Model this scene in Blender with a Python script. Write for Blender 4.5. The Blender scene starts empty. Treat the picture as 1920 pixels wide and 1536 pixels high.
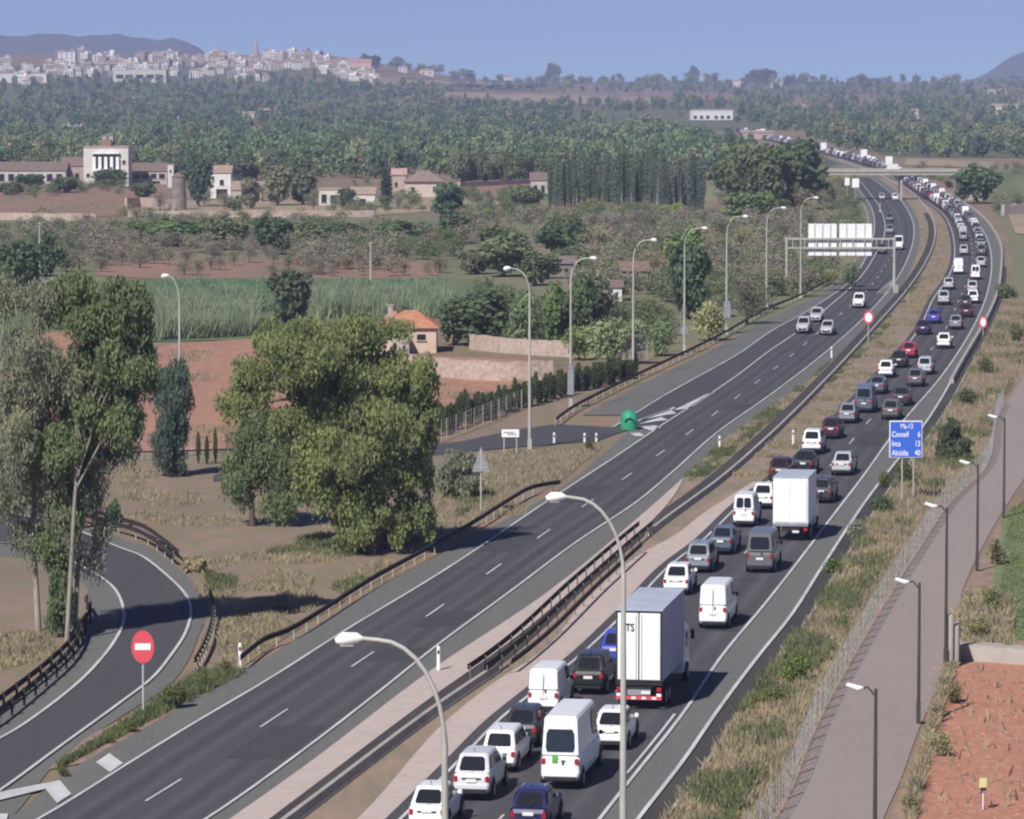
import bpy, bmesh, math, random
import numpy as np
from mathutils import Vector, Matrix, noise
R = math.radians
rng = random.Random(7)
nr = np.random.default_rng(11)
scene = bpy.context.scene
col = scene.collection

# ------------------------------------------------------------------ camera, sky, sun, exposure
CAM_H, F = 25.0, 7765.0            # camera mast height, focal length in pixels of a 1920 px wide picture
PITCH = math.atan((768 - 150) / F)
cd = bpy.data.cameras.new('camera'); cam = bpy.data.objects.new('camera', cd); col.objects.link(cam)
cd.sensor_width = 36; cd.lens = F / 1920 * 36
cd.clip_start = 1; cd.clip_end = 60000
cam.location = (0, 0, CAM_H); cam.rotation_euler = (math.pi / 2 - PITCH, 0, 0)
scene.camera = cam

SUN_TO = Vector((0.50, 0.95, -1.0)).normalized()       # direction the sunlight travels
elev = math.asin(-SUN_TO.z)
world = bpy.data.worlds.new('World'); scene.world = world; world.use_nodes = True
wn = world.node_tree; bg = wn.nodes['Background']
sky = wn.nodes.new('ShaderNodeTexSky'); sky.sky_type = 'NISHITA'; sky.sun_disc = False
sky.sun_elevation = elev; sky.sun_rotation = math.atan2(-SUN_TO.x, -SUN_TO.y)
sky.altitude = 100; sky.air_density = 0.35; sky.dust_density = 0.0; sky.ozone_density = 8.0
wn.links.new(sky.outputs[0], bg.inputs[0]); bg.inputs[1].default_value = 0.08
sl = bpy.data.lights.new('sun', 'SUN'); sl.energy = 4.2; sl.angle = R(0.5); sl.color = (1, .95, .88)
so = bpy.data.objects.new('sun', sl); col.objects.link(so)
so.rotation_euler = SUN_TO.to_track_quat('-Z', 'Y').to_euler()
scene.view_settings.view_transform = 'Standard'; scene.view_settings.look = 'None'
scene.view_settings.gamma = 1; scene.view_settings.exposure = 0.38
scene.render.engine = 'CYCLES'
scene.cycles.max_bounces = 6; scene.cycles.diffuse_bounces = 4; scene.cycles.glossy_bounces = 2
scene.cycles.transmission_bounces = 3; scene.cycles.transparent_max_bounces = 8; scene.cycles.volume_bounces = 0
scene.cycles.filter_width = 2.2

# ------------------------------------------------------------------ terrain and picking points on it
def sst(a, b, x):
    t = min(1, max(0, (x - a) / (b - a))); return t * t * (3 - 2 * t)
def hgt(x, y):
    if y < 1500: return 0.0
    z = 20 * sst(1400, 6500, y)
    px = 960 + F * x / y
    z += 40 * sst(2500, 4500, y) * (1 - sst(600, 980, px)) * (0.93 + .05 * math.sin(px * .013 + 1))
    z += 1.5 * sst(2000, 4000, y) * math.sin(x * .01) * math.sin(y * .004)
    return z
sP, cP = math.sin(PITCH), math.cos(PITCH)
def ray(px, py):
    u = (px - 960) / F; v = (768 - py) / F
    return (u, cP + v * sP, -sP + v * cP)
def at(px, py, z=0.0):
    d = ray(px, py); t = (z - CAM_H) / d[2]
    return Vector((d[0] * t, d[1] * t, z))
def on(px, py, soft=False):                    # the terrain point seen at a picture point
    d = ray(px, py)
    if d[2] < 0:
        p = at(px, py)
        if p.y < 1500: return p
    t = 1450.0
    while t < 14000:
        x, y, z = d[0] * t, d[1] * t, CAM_H + d[2] * t
        if z <= hgt(x, y): return Vector((x, y, hgt(x, y)))
        t *= 1.01
    if soft: y = 6400; x = d[0] / d[1] * y; return Vector((x, y, hgt(x, y)))
    return None
def atd(px, dist, z=0): return Vector(((px - 960) / F * dist, dist, z))
def ppm(p): return F / p.y         # pixels per metre at a point

# ------------------------------------------------------------------ helpers
def tag(o, label=None, cat=None, group=None, kind=None):
    if label: o['label'] = label
    if cat: o['category'] = cat
    if group: o['group'] = group
    if kind: o['kind'] = kind
    return o
def empty(name, loc, rz=0, label=None, cat=None, group=None):
    o = bpy.data.objects.new(name, None); col.objects.link(o); o.empty_display_size = .2
    o.location = loc; o.rotation_euler = (0, 0, rz); return tag(o, label, cat, group)
def link(name, me, parent=None, loc=(0, 0, 0), rz=0, color=None):
    o = bpy.data.objects.new(name, me); col.objects.link(o); o.location = loc; o.rotation_euler = (0, 0, rz)
    if parent: o.parent = parent
    if color: o.color = (*color, 1)
    return o
kids = {}
def copy_tree(o, parent=None):
    c = o.copy(); col.objects.link(c)
    if parent: c.parent = parent
    for k in ('label', 'category', 'group'):
        if k in c and parent is None: del c[k]
    for ch in list(o.children): copy_tree(ch, c)
    return c
class G:
    def __init__(s): s.v = []; s.f = []; s.m = []
    def add(s, vs, fs, mi=0):
        b = len(s.v); s.v += [tuple(v) for v in vs]; s.f += [tuple(b + i for i in f) for f in fs]; s.m += [mi] * len(fs); return s
    def box(s, c, d, mi=0, rz=0, rx=0):
        M = Matrix.Translation(c) @ Matrix.Rotation(rz, 4, 'Z') @ Matrix.Rotation(rx, 4, 'X')
        vs = [M @ Vector((x * d[0] / 2, y * d[1] / 2, z * d[2] / 2)) for z in (-1, 1) for y in (-1, 1) for x in (-1, 1)]
        return s.add(vs, [(0, 2, 3, 1), (4, 5, 7, 6), (0, 1, 5, 4), (2, 6, 7, 3), (0, 4, 6, 2), (1, 3, 7, 5)], mi)
    def tube(s, pts, rads, n=8, mi=0, caps=True):
        pts = [Vector(p) for p in pts]
        if not isinstance(rads, (list, tuple)): rads = [rads] * len(pts)
        vs = []
        for i, p in enumerate(pts):
            t = (pts[min(i + 1, len(pts) - 1)] - pts[max(i - 1, 0)]).normalized()
            a = Vector((0, 0, 1)) if abs(t.z) < .9 else Vector((1, 0, 0))
            u = t.cross(a).normalized(); w = t.cross(u)
            vs += [p + (u * math.cos(2 * math.pi * k / n) + w * math.sin(2 * math.pi * k / n)) * rads[i] for k in range(n)]
        fs = [(i * n + k, i * n + (k + 1) % n, (i + 1) * n + (k + 1) % n, (i + 1) * n + k) for i in range(len(pts) - 1) for k in range(n)]
        if caps: fs += [tuple(range(n))[::-1], tuple((len(pts) - 1) * n + k for k in range(n))]
        return s.add(vs, fs, mi)
    def cyl(s, c, r, h, n=16, mi=0, axis='Z'):
        ax = {'Z': Vector((0, 0, 1)), 'X': Vector((1, 0, 0)), 'Y': Vector((0, 1, 0))}[axis]; c = Vector(c)
        return s.tube([c - ax * h / 2, c + ax * h / 2], r, n, mi)
    def prism(s, poly, y0, y1, mi=0):      # poly in x,z; extruded along y
        n = len(poly); vs = [(x, y0, z) for x, z in poly] + [(x, y1, z) for x, z in poly]
        return s.add(vs, [tuple(range(n)), tuple(range(2 * n - 1, n - 1, -1))] + [(i, i + n, (i + 1) % n + n, (i + 1) % n) for i in range(n)], mi)
    def mesh(s, name, mats, smooth=False, bevel=0, seg=2):
        me = bpy.data.meshes.new(name)
        me.from_pydata(s.v, [], s.f)
        for m in (mats if isinstance(mats, (list, tuple)) else [mats]): me.materials.append(m)
        me.polygons.foreach_set('material_index', s.m)
        bm = bmesh.new(); bm.from_mesh(me)
        bmesh.ops.recalc_face_normals(bm, faces=bm.faces)
        if bevel:
            es = [e for e in bm.edges if e.is_manifold and e.calc_face_angle(0) > .5]
            bmesh.ops.bevel(bm, geom=es, offset=bevel, segments=seg, affect='EDGES', clamp_overlap=True)
        bm.to_mesh(me); bm.free()
        if smooth:
            me.polygons.foreach_set('use_smooth', [True] * len(me.polygons)); me.set_sharp_from_angle(angle=R(50))
        me.update(); return me
    def build(s, name, mats, parent=None, loc=(0, 0, 0), rz=0, smooth=False, bevel=0, seg=2):
        return link(name, s.mesh(name, mats, smooth, bevel, seg), parent, loc, rz)

# ------------------------------------------------------------------ materials
def lin(c): return tuple(((v / 255 + .055) / 1.055) ** 2.4 if v > 10 else v / 255 / 12.92 for v in c)
def C(r, g, b, k=1.0): return tuple(min(.9, v * k) for v in lin((r, g, b)))
def mat(name, c1, c2=None, scale=1.0, rough=.9, metal=0, stretch=(1, 1, 1), detail=5, objcol=False, bump=0, c3=None, scale2=None, spec=.3, coords='pos', coat=0):
    m = bpy.data.materials.new(name); m.use_nodes = True; nt = m.node_tree; N = nt.nodes; Lk = nt.links
    b = N['Principled BSDF']; b.inputs['Roughness'].default_value = rough; b.inputs['Metallic'].default_value = metal
    b.inputs['Specular IOR Level'].default_value = spec
    if coat: b.inputs['Coat Weight'].default_value = coat; b.inputs['Coat Roughness'].default_value = .08
    if coords == 'pos': src = N.new('ShaderNodeNewGeometry').outputs['Position']
    else: src = N.new('ShaderNodeTexCoord').outputs['Object']
    mp = N.new('ShaderNodeMapping'); mp.inputs['Scale'].default_value = stretch; Lk.new(src, mp.inputs['Vector'])
    out = None
    if c2:
        t = N.new('ShaderNodeTexNoise'); t.inputs['Scale'].default_value = scale; t.inputs['Detail'].default_value = detail
        t.inputs['Roughness'].default_value = .65
        Lk.new(mp.outputs[0], t.inputs['Vector'])
        r = N.new('ShaderNodeValToRGB'); r.color_ramp.elements[0].position = .35; r.color_ramp.elements[1].position = .65
        r.color_ramp.elements[0].color = (*c1, 1); r.color_ramp.elements[1].color = (*c2, 1)
        Lk.new(t.outputs['Fac'], r.inputs[0]); out = r.outputs[0]
        if c3:
            t3 = N.new('ShaderNodeTexNoise'); t3.inputs['Scale'].default_value = scale2 or scale * 6; t3.inputs['Detail'].default_value = 6
            t3.inputs['Roughness'].default_value = .7
            Lk.new(mp.outputs[0], t3.inputs['Vector'])
            r3 = N.new('ShaderNodeValToRGB'); r3.color_ramp.elements[0].position = .42; r3.color_ramp.elements[1].position = .66
            Lk.new(t3.outputs['Fac'], r3.inputs[0])
            mx = N.new('ShaderNodeMix'); mx.data_type = 'RGBA'; Lk.new(r3.outputs[0], mx.inputs[0]); Lk.new(out, mx.inputs[6]); mx.inputs[7].default_value = (*c3, 1)
            out = mx.outputs[2]
        if bump:
            bp = N.new('ShaderNodeBump'); bp.inputs['Strength'].default_value = bump; bp.inputs['Distance'].default_value = .1
            Lk.new(t.outputs['Fac'], bp.inputs['Height']); Lk.new(bp.outputs[0], b.inputs['Normal'])
    if objcol:
        oi = N.new('ShaderNodeObjectInfo')
        if out:
            mx = N.new('ShaderNodeMix'); mx.data_type = 'RGBA'; mx.blend_type = 'MULTIPLY'; mx.inputs[0].default_value = 1
            Lk.new(oi.outputs['Color'], mx.inputs[6]); Lk.new(out, mx.inputs[7]); out = mx.outputs[2]
        else: out = oi.outputs['Color']
    if out: Lk.new(out, b.inputs['Base Color'])
    else: b.inputs['Base Color'].default_value = (*c1, 1)
    return m
def leafmat(name, base=None, trans=.38):
    m = bpy.data.materials.new(name); m.use_nodes = True; nt = m.node_tree; N = nt.nodes; Lk = nt.links
    N.remove(N['Principled BSDF']); o = N['Material Output']
    src = N.new('ShaderNodeTexCoord').outputs['Object']
    t = N.new('ShaderNodeTexNoise'); t.inputs['Scale'].default_value = .55; t.inputs['Detail'].default_value = 6; t.inputs['Roughness'].default_value = .7
    Lk.new(src, t.inputs['Vector'])
    r = N.new('ShaderNodeValToRGB'); e = r.color_ramp.elements
    e[0].position = .33; e[0].color = (1.15, 1.22, 1.18, 1); e[1].position = .68; e[1].color = (2.25, 2.15, 1.65, 1)
    Lk.new(t.outputs['Fac'], r.inputs[0])
    mx = N.new('ShaderNodeMix'); mx.data_type = 'RGBA'; mx.blend_type = 'MULTIPLY'; mx.inputs[0].default_value = 1
    if base: mx.inputs[6].default_value = (*base, 1)
    else: Lk.new(N.new('ShaderNodeObjectInfo').outputs['Color'], mx.inputs[6])
    Lk.new(r.outputs[0], mx.inputs[7])
    d = N.new('ShaderNodeBsdfDiffuse'); tr = N.new('ShaderNodeBsdfTranslucent'); ms = N.new('ShaderNodeMixShader'); ms.inputs[0].default_value = trans
    Lk.new(mx.outputs[2], d.inputs[0]); Lk.new(mx.outputs[2], tr.inputs[0]); Lk.new(d.outputs[0], ms.inputs[1]); Lk.new(tr.outputs[0], ms.inputs[2])
    Lk.new(ms.outputs[0], o.inputs['Surface']); return m

M_ground = mat('dry_ground', C(142, 128, 108), C(104, 106, 84), .035, stretch=(1.4, .5, 1), c3=C(150, 118, 100), scale2=.25)
M_verge = mat('verge_soil', C(146, 126, 114), C(118, 112, 94), .22, stretch=(1.4, .6, 1), c3=C(168, 134, 118), scale2=1.1)
M_median = mat('median_soil', C(124, 120, 100), C(140, 126, 112), .12, stretch=(1.5, .35, 1), c3=C(160, 134, 120), scale2=.5)
M_loopsoil = mat('loop_soil', C(148, 125, 115), C(128, 112, 100), .14, stretch=(1.2, .6, 1), c3=C(122, 120, 90), scale2=.5)
M_red = mat('red_soil', C(164, 124, 106), C(150, 116, 98), .12, stretch=(1, .4, 1), c3=C(180, 134, 114), scale2=.9)
M_redr = mat('red_soil_garden', C(174, 122, 104), C(160, 110, 94), .6, c3=C(188, 140, 118), scale2=3)
M_redfar = mat('red_field', C(152, 118, 104), C(128, 112, 96), .05, stretch=(1, .3, 1))
M_pale = mat('pale_stubble', C(170, 150, 128), C(144, 132, 108), .03, stretch=(.5, 1, 1))
M_woodfloor = mat('wood_floor', C(92, 106, 80), C(122, 118, 94), .02, stretch=(1, .6, 1), c3=C(70, 84, 62), scale2=.1)
M_greenf = mat('green_field', C(92, 112, 78), C(114, 118, 86), .04, stretch=(1, .3, 1))
M_olivef = mat('olive_field', C(112, 118, 88), C(128, 122, 98), .05, stretch=(1, .3, 1))
M_pink = mat('pink_concrete', C(186, 171, 166), C(176, 162, 157), .5, c3=C(196, 180, 172), scale2=3)
M_asph = mat('asphalt', C(77, 76, 81), C(72, 71, 77), .15, stretch=(3, .12, 1), rough=.85, c3=C(82, 81, 85), scale2=6)
M_asph2 = mat('asphalt_queue_side', C(77, 76, 80), C(71, 70, 75), .15, stretch=(3, .12, 1), rough=.85, c3=C(82, 80, 84), scale2=6)
M_should = mat('old_asphalt', C(106, 107, 105), C(98, 99, 98), .2, stretch=(3, .15, 1), rough=.95, c3=C(113, 113, 109), scale2=5)
M_service = mat('service_asphalt', C(150, 139, 134), C(143, 132, 128), .1, stretch=(1, .2, 1), rough=.95, c3=C(150, 138, 137), scale2=4)
M_gutter = mat('dark_gutter', C(62, 61, 62), C(76, 73, 71), .3, stretch=(1, .2, 1))
M_paint = mat('road_paint', C(212, 212, 214), C(182, 182, 186), .8, stretch=(1, .3, 1), rough=.7)
M_conc = mat('concrete', C(176, 170, 162), C(156, 150, 144), .6)
M_rail = mat('galvanised_rail', C(160, 160, 158), C(136, 136, 134), .5, rough=.6, metal=.2)
M_brownrail = mat('weathered_brown_rail', C(66, 58, 54), C(50, 45, 44), .8)
M_palepost = mat('pale_post', C(178, 172, 160), C(158, 152, 140), 1)
M_galv = mat('galvanised_steel', C(190, 188, 180), C(172, 170, 164), .5, rough=.55, metal=.15)
M_white = mat('white_enamel', C(243, 243, 243), C(234, 234, 234), .8, rough=.6)
M_darkpole = mat('dark_pole', C(82, 72, 72), C(68, 60, 60), .5)
M_bark = mat('bark', C(104, 92, 82), C(72, 64, 58), 1.2, stretch=(3, 3, .6), coords='obj')
M_bark2 = mat('pale_bark', C(168, 158, 148), C(128, 120, 112), 1.2, stretch=(3, 3, .5), coords='obj')
M_leaf = leafmat('leaves'); 
M_wall = mat('stone_wall', C(178, 158, 148), C(150, 134, 124), .8, c3=C(196, 178, 166), scale2=2.5)
M_render = mat('limewash', (1, 1, 1), (.82, .8, .78), .5, objcol=True, coords='obj')
M_roof = mat('roof_tiles', (1, 1, 1), (.72, .68, .66), 1.4, objcol=True, coords='obj')
M_dark = mat('dark_opening', (.02, .02, .022), rough=.4)
M_glass = mat('window_glass', (.018, .02, .024), rough=.08, spec=.6)
M_paintc = mat('car_paint', (.8, .8, .8), rough=.35, objcol=True, spec=.5, coat=.4)
M_rub = mat('tyre_rubber', (.018, .018, .018)); M_rim = mat('wheel_rim', (.34, .34, .35), rough=.4, metal=.5)
M_trim = mat('black_trim', (.025, .025, .027), rough=.6)
M_tail = mat('red_lamp', (.42, .02, .03), rough=.25); M_head = mat('clear_lamp', (.6, .6, .62), rough=.15)
M_plate = mat('plate', (.75, .75, .72)); M_redp = mat('sign_red', C(214, 84, 92), rough=.5)
M_bluep = mat('sign_blue', C(62, 104, 208), rough=.5); M_greenp = mat('beacon_green', C(34, 140, 104), C(60, 160, 124), 2, rough=.5)
M_greys = mat('sign_back', C(150, 152, 160), C(132, 134, 142), 1.5, rough=.6)
M_canvas = mat('curtain_side', C(190, 188, 202), C(172, 172, 188), .7, stretch=(1, 3, .2), coords='obj')
M_trroof = mat('trailer_roof', C(176, 184, 200), C(160, 168, 186), .8); M_logo = mat('green_logo', C(96, 176, 70))
M_hill = mat('hazed_mountain_scrub', C(88, 104, 112), C(74, 90, 100), .002, c3=C(90, 102, 98), scale2=.006)  # scrub tone made paler and bluer, some distance haze painted into the colour
for m in (M_asph, M_asph2):      # tyre worn wheel tracks: paler polished tracks, a darker oily line between them
    nt = m.node_tree; N = nt.nodes; b = N['Principled BSDF']; src = b.inputs['Base Color'].links[0].from_socket
    a_ = N.new('ShaderNodeAttribute'); a_.attribute_name = 'wear'
    nz = N.new('ShaderNodeTexNoise'); nz.inputs['Scale'].default_value = .12; nz.inputs['Detail'].default_value = 4; gp_ = N.new('ShaderNodeNewGeometry'); mp_ = N.new('ShaderNodeMapping'); mp_.inputs['Scale'].default_value = (2, .3, 1)
    nt.links.new(gp_.outputs['Position'], mp_.inputs['Vector']); nt.links.new(mp_.outputs[0], nz.inputs['Vector'])
    mu = N.new('ShaderNodeMath'); mu.operation = 'MULTIPLY'; nt.links.new(a_.outputs['Fac'], mu.inputs[0]); nt.links.new(nz.outputs['Fac'], mu.inputs[1])
    ad = N.new('ShaderNodeMath'); ad.operation = 'ADD'; ad.inputs[1].default_value = 1.0; nt.links.new(mu.outputs[0], ad.inputs[0])
    vm = N.new('ShaderNodeVectorMath'); vm.operation = 'SCALE'; nt.links.new(src, vm.inputs[0]); nt.links.new(ad.outputs[0], vm.inputs['Scale'])
    nt.links.new(vm.outputs[0], b.inputs['Base Color'])
print('materials ok')

# ------------------------------------------------------------------ longitudinal lines traced on the ground
class Line:
    def __init__(s, kn=None, f=None):
        if f: s.f = f; return
        P = sorted([(at(x, y).y, at(x, y).x) for x, y in kn])
        s.d = [p[0] for p in P]; s.x = [p[1] for p in P]; n = len(P)
        h = [s.d[i + 1] - s.d[i] for i in range(n - 1)]; dl = [(s.x[i + 1] - s.x[i]) / h[i] for i in range(n - 1)]
        m = [dl[0]] + [(dl[i - 1] * h[i] + dl[i] * h[i - 1]) / (h[i - 1] + h[i]) for i in range(1, n - 1)] + [dl[-1]]
        s.h, s.m = h, m; s.f = s.ev
    def ev(s, d):
        if d <= s.d[0]: return s.x[0] + s.m[0] * (d - s.d[0])
        if d >= s.d[-1]: return s.x[-1] + s.m[-1] * (d - s.d[-1])
        i = max(k for k in range(len(s.d) - 1) if s.d[k] <= d); t = (d - s.d[i]) / s.h[i]; h = s.h[i]
        return ((2*t**3-3*t*t+1)*s.x[i] + (t**3-2*t*t+t)*h*s.m[i] + (-2*t**3+3*t*t)*s.x[i+1] + (t**3-t*t)*h*s.m[i+1])
    def __call__(s, d): return s.f(d)
    def off(s, dx): return Line(f=lambda d: s.f(d) + dx)
    def p(s, d, z=0): return Vector((s.f(d), d, z))
    def ang(s, d): return math.atan2(-(s.f(d + 2) - s.f(d - 2)), 4)
def mix(a, b, t): return Line(f=lambda d: a(d) * (1 - t) + b(d) * t)
def dist(py): return at(960, py).y

LC_left = Line([(-150,1660),(80,1536),(250,1430),(357,1364),(491,1285),(645,1187),(810,1087),(1024,944),(1167,850),(1240,800),(1325,745),(1382,706),(1438,663),(1495,624),(1559,572),(1590,545),(1618,515),(1641,479),(1657,446),(1659,420),(1650,391),(1629,361),(1612,340),(1590,325),(1521,300),(1470,288),(1402,268)])
LC_right = Line([(250,1625),(393,1536),(560,1417),(694,1314),(828,1207),(949,1118),(1074,1024),(1200,939),(1258,890),(1346,812),(1417,762),(1502,699),(1559,653),(1615,602),(1651,564),(1683,522),(1704,480),(1713,446),(1712,419),(1701,394),(1687,375),(1666,359),(1632,334),(1553,300),(1510,288),(1424,268)])
LC_mid = Line([(120,1600),(325,1475),(530,1340),(695,1230),(825,1142),(938,1062),(1028,998),(1247,846),(1332,784),(1413,723),(1477,674),(1540,620),(1612,560),(1660,500),(1687,440),(1680,400),(1650,366),(1622,338)])
LC_pl = Line([(20,1536),(130,1448),(286,1359),(451,1263),(560,1198),(694,1112),(873,1015),(1051,917),(1130,853),(1185,806)])
EX_out = Line([(1150,803),(1195,775),(1240,747),(1293,717),(1382,667),(1452,619),(1502,592),(1545,565),(1580,541),(1605,515),(1626,479),(1637,446),(1640,420),(1634,391),(1614,361),(1596,340)])   # outer line of the exit lane / shoulder
EX_pl = Line([(1060,800),(1100,775),(1170,740),(1240,704),(1340,655),(1430,604),(1500,572),(1560,537),(1593,505),(1615,470),(1626,440),(1628,415),(1622,391),(1604,366),(1585,345)])
MED_l = Line([(150,1735),(350,1596),(560,1448),(801,1265),(1007,1127),(1200,970),(1290,890),(1376,812),(1446,764),(1528,703),(1580,660),(1634,604),(1668,566),(1698,524),(1717,482),(1725,446),(1722,416),(1711,392),(1697,373),(1676,357),(1642,332),(1562,300),(1520,288),(1434,268)])
PK1_r = Line([(200,1760),(400,1618),(560,1498),(810,1310),(931,1225),(1163,1029),(1223,978),(1268,925),(1282,899)])
BAR = Line([(200,1800),(400,1655),(560,1535),(828,1332),(940,1255),(1110,1100),(1214,1008),(1357,900),(1440,826),(1559,707),(1640,618),(1699,550),(1733,500),(1752,455),(1752,420),(1737,392),(1716,368),(1690,350),(1655,332),(1572,300),(1528,288),(1440,268)])   # light barrier line
PK2_l = Line([(500,1690),(672,1536),(846,1346),(931,1279),(1007,1230),(1100,1126),(1209,1036),(1259,1009),(1319,964),(1412,905)])
RC_pl = Line([(560,1690),(725,1536),(837,1426),(908,1355),(980,1297),(1051,1243),(1152,1150),(1246,1055),(1287,1025),(1373,946),(1425,905),(1475,868),(1528,815),(1590,752),(1650,690),(1707,627),(1742,560),(1768,524),(1779,499),(1783,467),(1781,446),(1776,427),(1763,403),(1742,386),(1722,373),(1697,357),(1664,332),(1577,300),(1532,288),(1490,275),(1420,262),(1380,252)])
RC_left = RC_pl.off(.55)
RC_right = Line([(960,1760),(1129,1534),(1173,1478),(1284,1337),(1350,1238),(1434,1136),(1514,1033),(1541,997),(1615,900),(1683,805),(1764,709),(1807,646),(1842,578),(1856,530),(1859,486),(1853,455),(1838,426),(1815,400),(1791,379),(1749,352),(1718,333),(1626,300),(1581,288),(1530,275),(1455,262),(1411,252)])
RC_pr = Line([(1035,1760),(1201,1534),(1277,1436),(1345,1337),(1425,1230),(1479,1163),(1537,1073),(1635,926),(1693,852),(1736,794),(1807,674),(1838,621),(1867,558),(1876,505),(1876,467),(1863,437),(1843,411),(1814,388),(1770,362),(1732,340),(1640,303),(1592,290),(1540,276),(1465,262),(1420,252)])
SV_l = Line([(1330,1700),(1461,1536),(1541,1355),(1613,1221),(1729,1029),(1790,940),(1840,893),(1877,775),(1902,734),(1960,650),(2040,560)])
SV_r = Line([(1640,1700),(1657,1536),(1684,1475),(1720,1377),(1773,1252),(1805,1109),(1858,997),(1920,899),(1990,800),(2080,690)])

def rows(y0, y1, n=None):
    d0, d1 = dist(y0), dist(y1)
    if n is None: n = max(6, int(abs(y0 - y1) / 7))
    # even steps in picture height give steps that grow with distance
    return [1 / ((1 - t) / d0 + t / d1) for t in np.linspace(0, 1, n)]
def strip(name, a, b, y0, y1, z, m, label=None, cols=1, kind='structure', wear=()):
    g = G(); rs = rows(y0, y1); vs = []
    for d in rs:
        xa, xb = a(d), b(d)
        for k in range(cols + 1): vs.append((xa + (xb - xa) * k / cols, d, z + hgt(xa, d)))
    n = cols + 1
    g.add(vs, [(i * n + k, i * n + k + 1, (i + 1) * n + k + 1, (i + 1) * n + k) for i in range(len(rs) - 1) for k in range(cols)])
    o = g.build(name, m); tag(o, label, kind=kind)
    if wear:
        at_ = o.data.attributes.new('wear', 'FLOAT', 'POINT'); w = []
        for i in range(len(rs)):
            for k in range(n):
                u = k / cols; w.append(sum(.55 * math.exp(-((u - c - t) / .035) ** 2) for c in wear for t in (-.1, .1)) - sum(.30 * math.exp(-((u - c) / .05) ** 2) for c in wear))
        at_.data.foreach_set('value', w)
    return o
def addstrip(g, a, w, d0, d1, z, n=None):     # a painted line into a collector
    n = n or max(2, int(abs(d1 - d0) / 4)); vs = []
    for t in np.linspace(0, 1, n + 1):
        d = d0 + (d1 - d0) * t; x = a(d); vs += [(x - w / 2, d, z), (x + w / 2, d, z)]
    g.add(vs, [(2*i, 2*i+1, 2*i+3, 2*i+2) for i in range(n)])
def smooth(pts, n=8):
    out = []; P = [pts[0]] + list(pts) + [pts[-1]]
    for i in range(1, len(P) - 2):
        for k in range(n):
            t = k / n; a, b, c, d = P[i-1], P[i], P[i+1], P[i+2]
            out.append(.5 * ((2*b) + (c-a)*t + (2*a-5*b+4*c-d)*t*t + (3*b-a-3*c+d)*t**3))
    return out + [P[-2]]
def curve(pl, z=0): return smooth([at(x, y) + Vector((0, 0, z)) for x, y in pl])
def ribbon(g, pts, w, z):
    vs = []
    for i, p in enumerate(pts):
        t = (pts[min(i+1, len(pts)-1)] - pts[max(0, i-1)]); t.z = 0; t.normalize(); s = Vector((-t.y, t.x, 0)) * w / 2
        vs += [(p.x - s.x, p.y - s.y, z), (p.x + s.x, p.y + s.y, z)]
    g.add(vs, [(2*i, 2*i+1, 2*i+3, 2*i+2) for i in range(len(pts) - 1)])
def patch(name, poly, m, z, kind='structure', step=6, wob=0):     # polygon traced on the terrain, draped on it
    if name in ('field', 'garden_soil', 'grass_field'): poly = [(x - 260 if x <= 0 else x + 260 if x >= 1915 else x, y) for x, y in poly]   # carry on past the frame
    ys = [p[1] for p in poly]; y0, y1 = min(ys), max(ys); n = max(3, int((y1 - y0) / step)); g = G(); vs = []; K = 10
    r2 = random.Random(len(name) * 7 + int(y0)); rr = 0
    for i in range(n + 1):
        y = y0 + (y1 - y0) * (i + (.001 if i == 0 else 0) - (.001 if i == n else 0)) / n; xs = []
        for (xa, ya), (xb, yb) in zip(poly, poly[1:] + poly[:1]):
            if (ya <= y < yb) or (yb <= y < ya): xs.append(xa + (xb - xa) * (y - ya) / (yb - ya))
        if len(xs) < 2: xs = [poly[0][0]] * 2
        xa, xb = min(xs), max(xs)
        if wob: xa += r2.uniform(-wob, wob); xb += r2.uniform(-wob, wob)
        for k in range(K + 1):
            p = on(xa + (xb - xa) * k / K, y, True)
            vs.append((p.x, p.y, p.z + z))
    g.add(vs, [(i*(K+1)+k, i*(K+1)+k+1, (i+1)*(K+1)+k+1, (i+1)*(K+1)+k) for i in range(n) for k in range(K)])
    o = g.build(name, m); tag(o, kind=kind); return o
HAZE = True
# ------------------------------------------------------------------ ground, mountains
g = G(); ds = [-150, -50, 20, 60] + list(np.geomspace(90, 9000, 165)); K = 90; vs = []
for d in ds:
    w = 400 + abs(d) * .32
    for k in range(K + 1):
        x = -w + 2 * w * k / K; vs.append((x, d, hgt(x, d)))
g.add(vs, [(i*(K+1)+k, i*(K+1)+k+1, (i+1)*(K+1)+k+1, (i+1)*(K+1)+k) for i in range(len(ds)-1) for k in range(K)])
tag(g.build('ground', M_ground, smooth=True), 'dry farmland ground reaching to the horizon', kind='structure')
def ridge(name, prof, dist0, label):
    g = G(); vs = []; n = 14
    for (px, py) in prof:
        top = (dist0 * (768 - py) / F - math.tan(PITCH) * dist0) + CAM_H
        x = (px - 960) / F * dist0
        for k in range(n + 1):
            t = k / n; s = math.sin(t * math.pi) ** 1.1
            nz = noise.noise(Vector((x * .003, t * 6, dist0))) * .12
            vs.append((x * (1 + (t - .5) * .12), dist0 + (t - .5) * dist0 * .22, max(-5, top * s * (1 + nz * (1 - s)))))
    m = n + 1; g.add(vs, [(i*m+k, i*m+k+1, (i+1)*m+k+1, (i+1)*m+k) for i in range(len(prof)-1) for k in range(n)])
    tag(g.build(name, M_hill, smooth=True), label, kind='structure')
ridge('hills', [(x, 66 + 14 * sst(150, 460, x) + 60 * sst(330, 470, x) + 60 * sst(450, 900, x) + 3 * math.sin(x * .05) + 2*math.sin(x*.13)) for x in range(-500, 1300, 25)], 7600, 'blue hazy hills behind the town')
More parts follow.
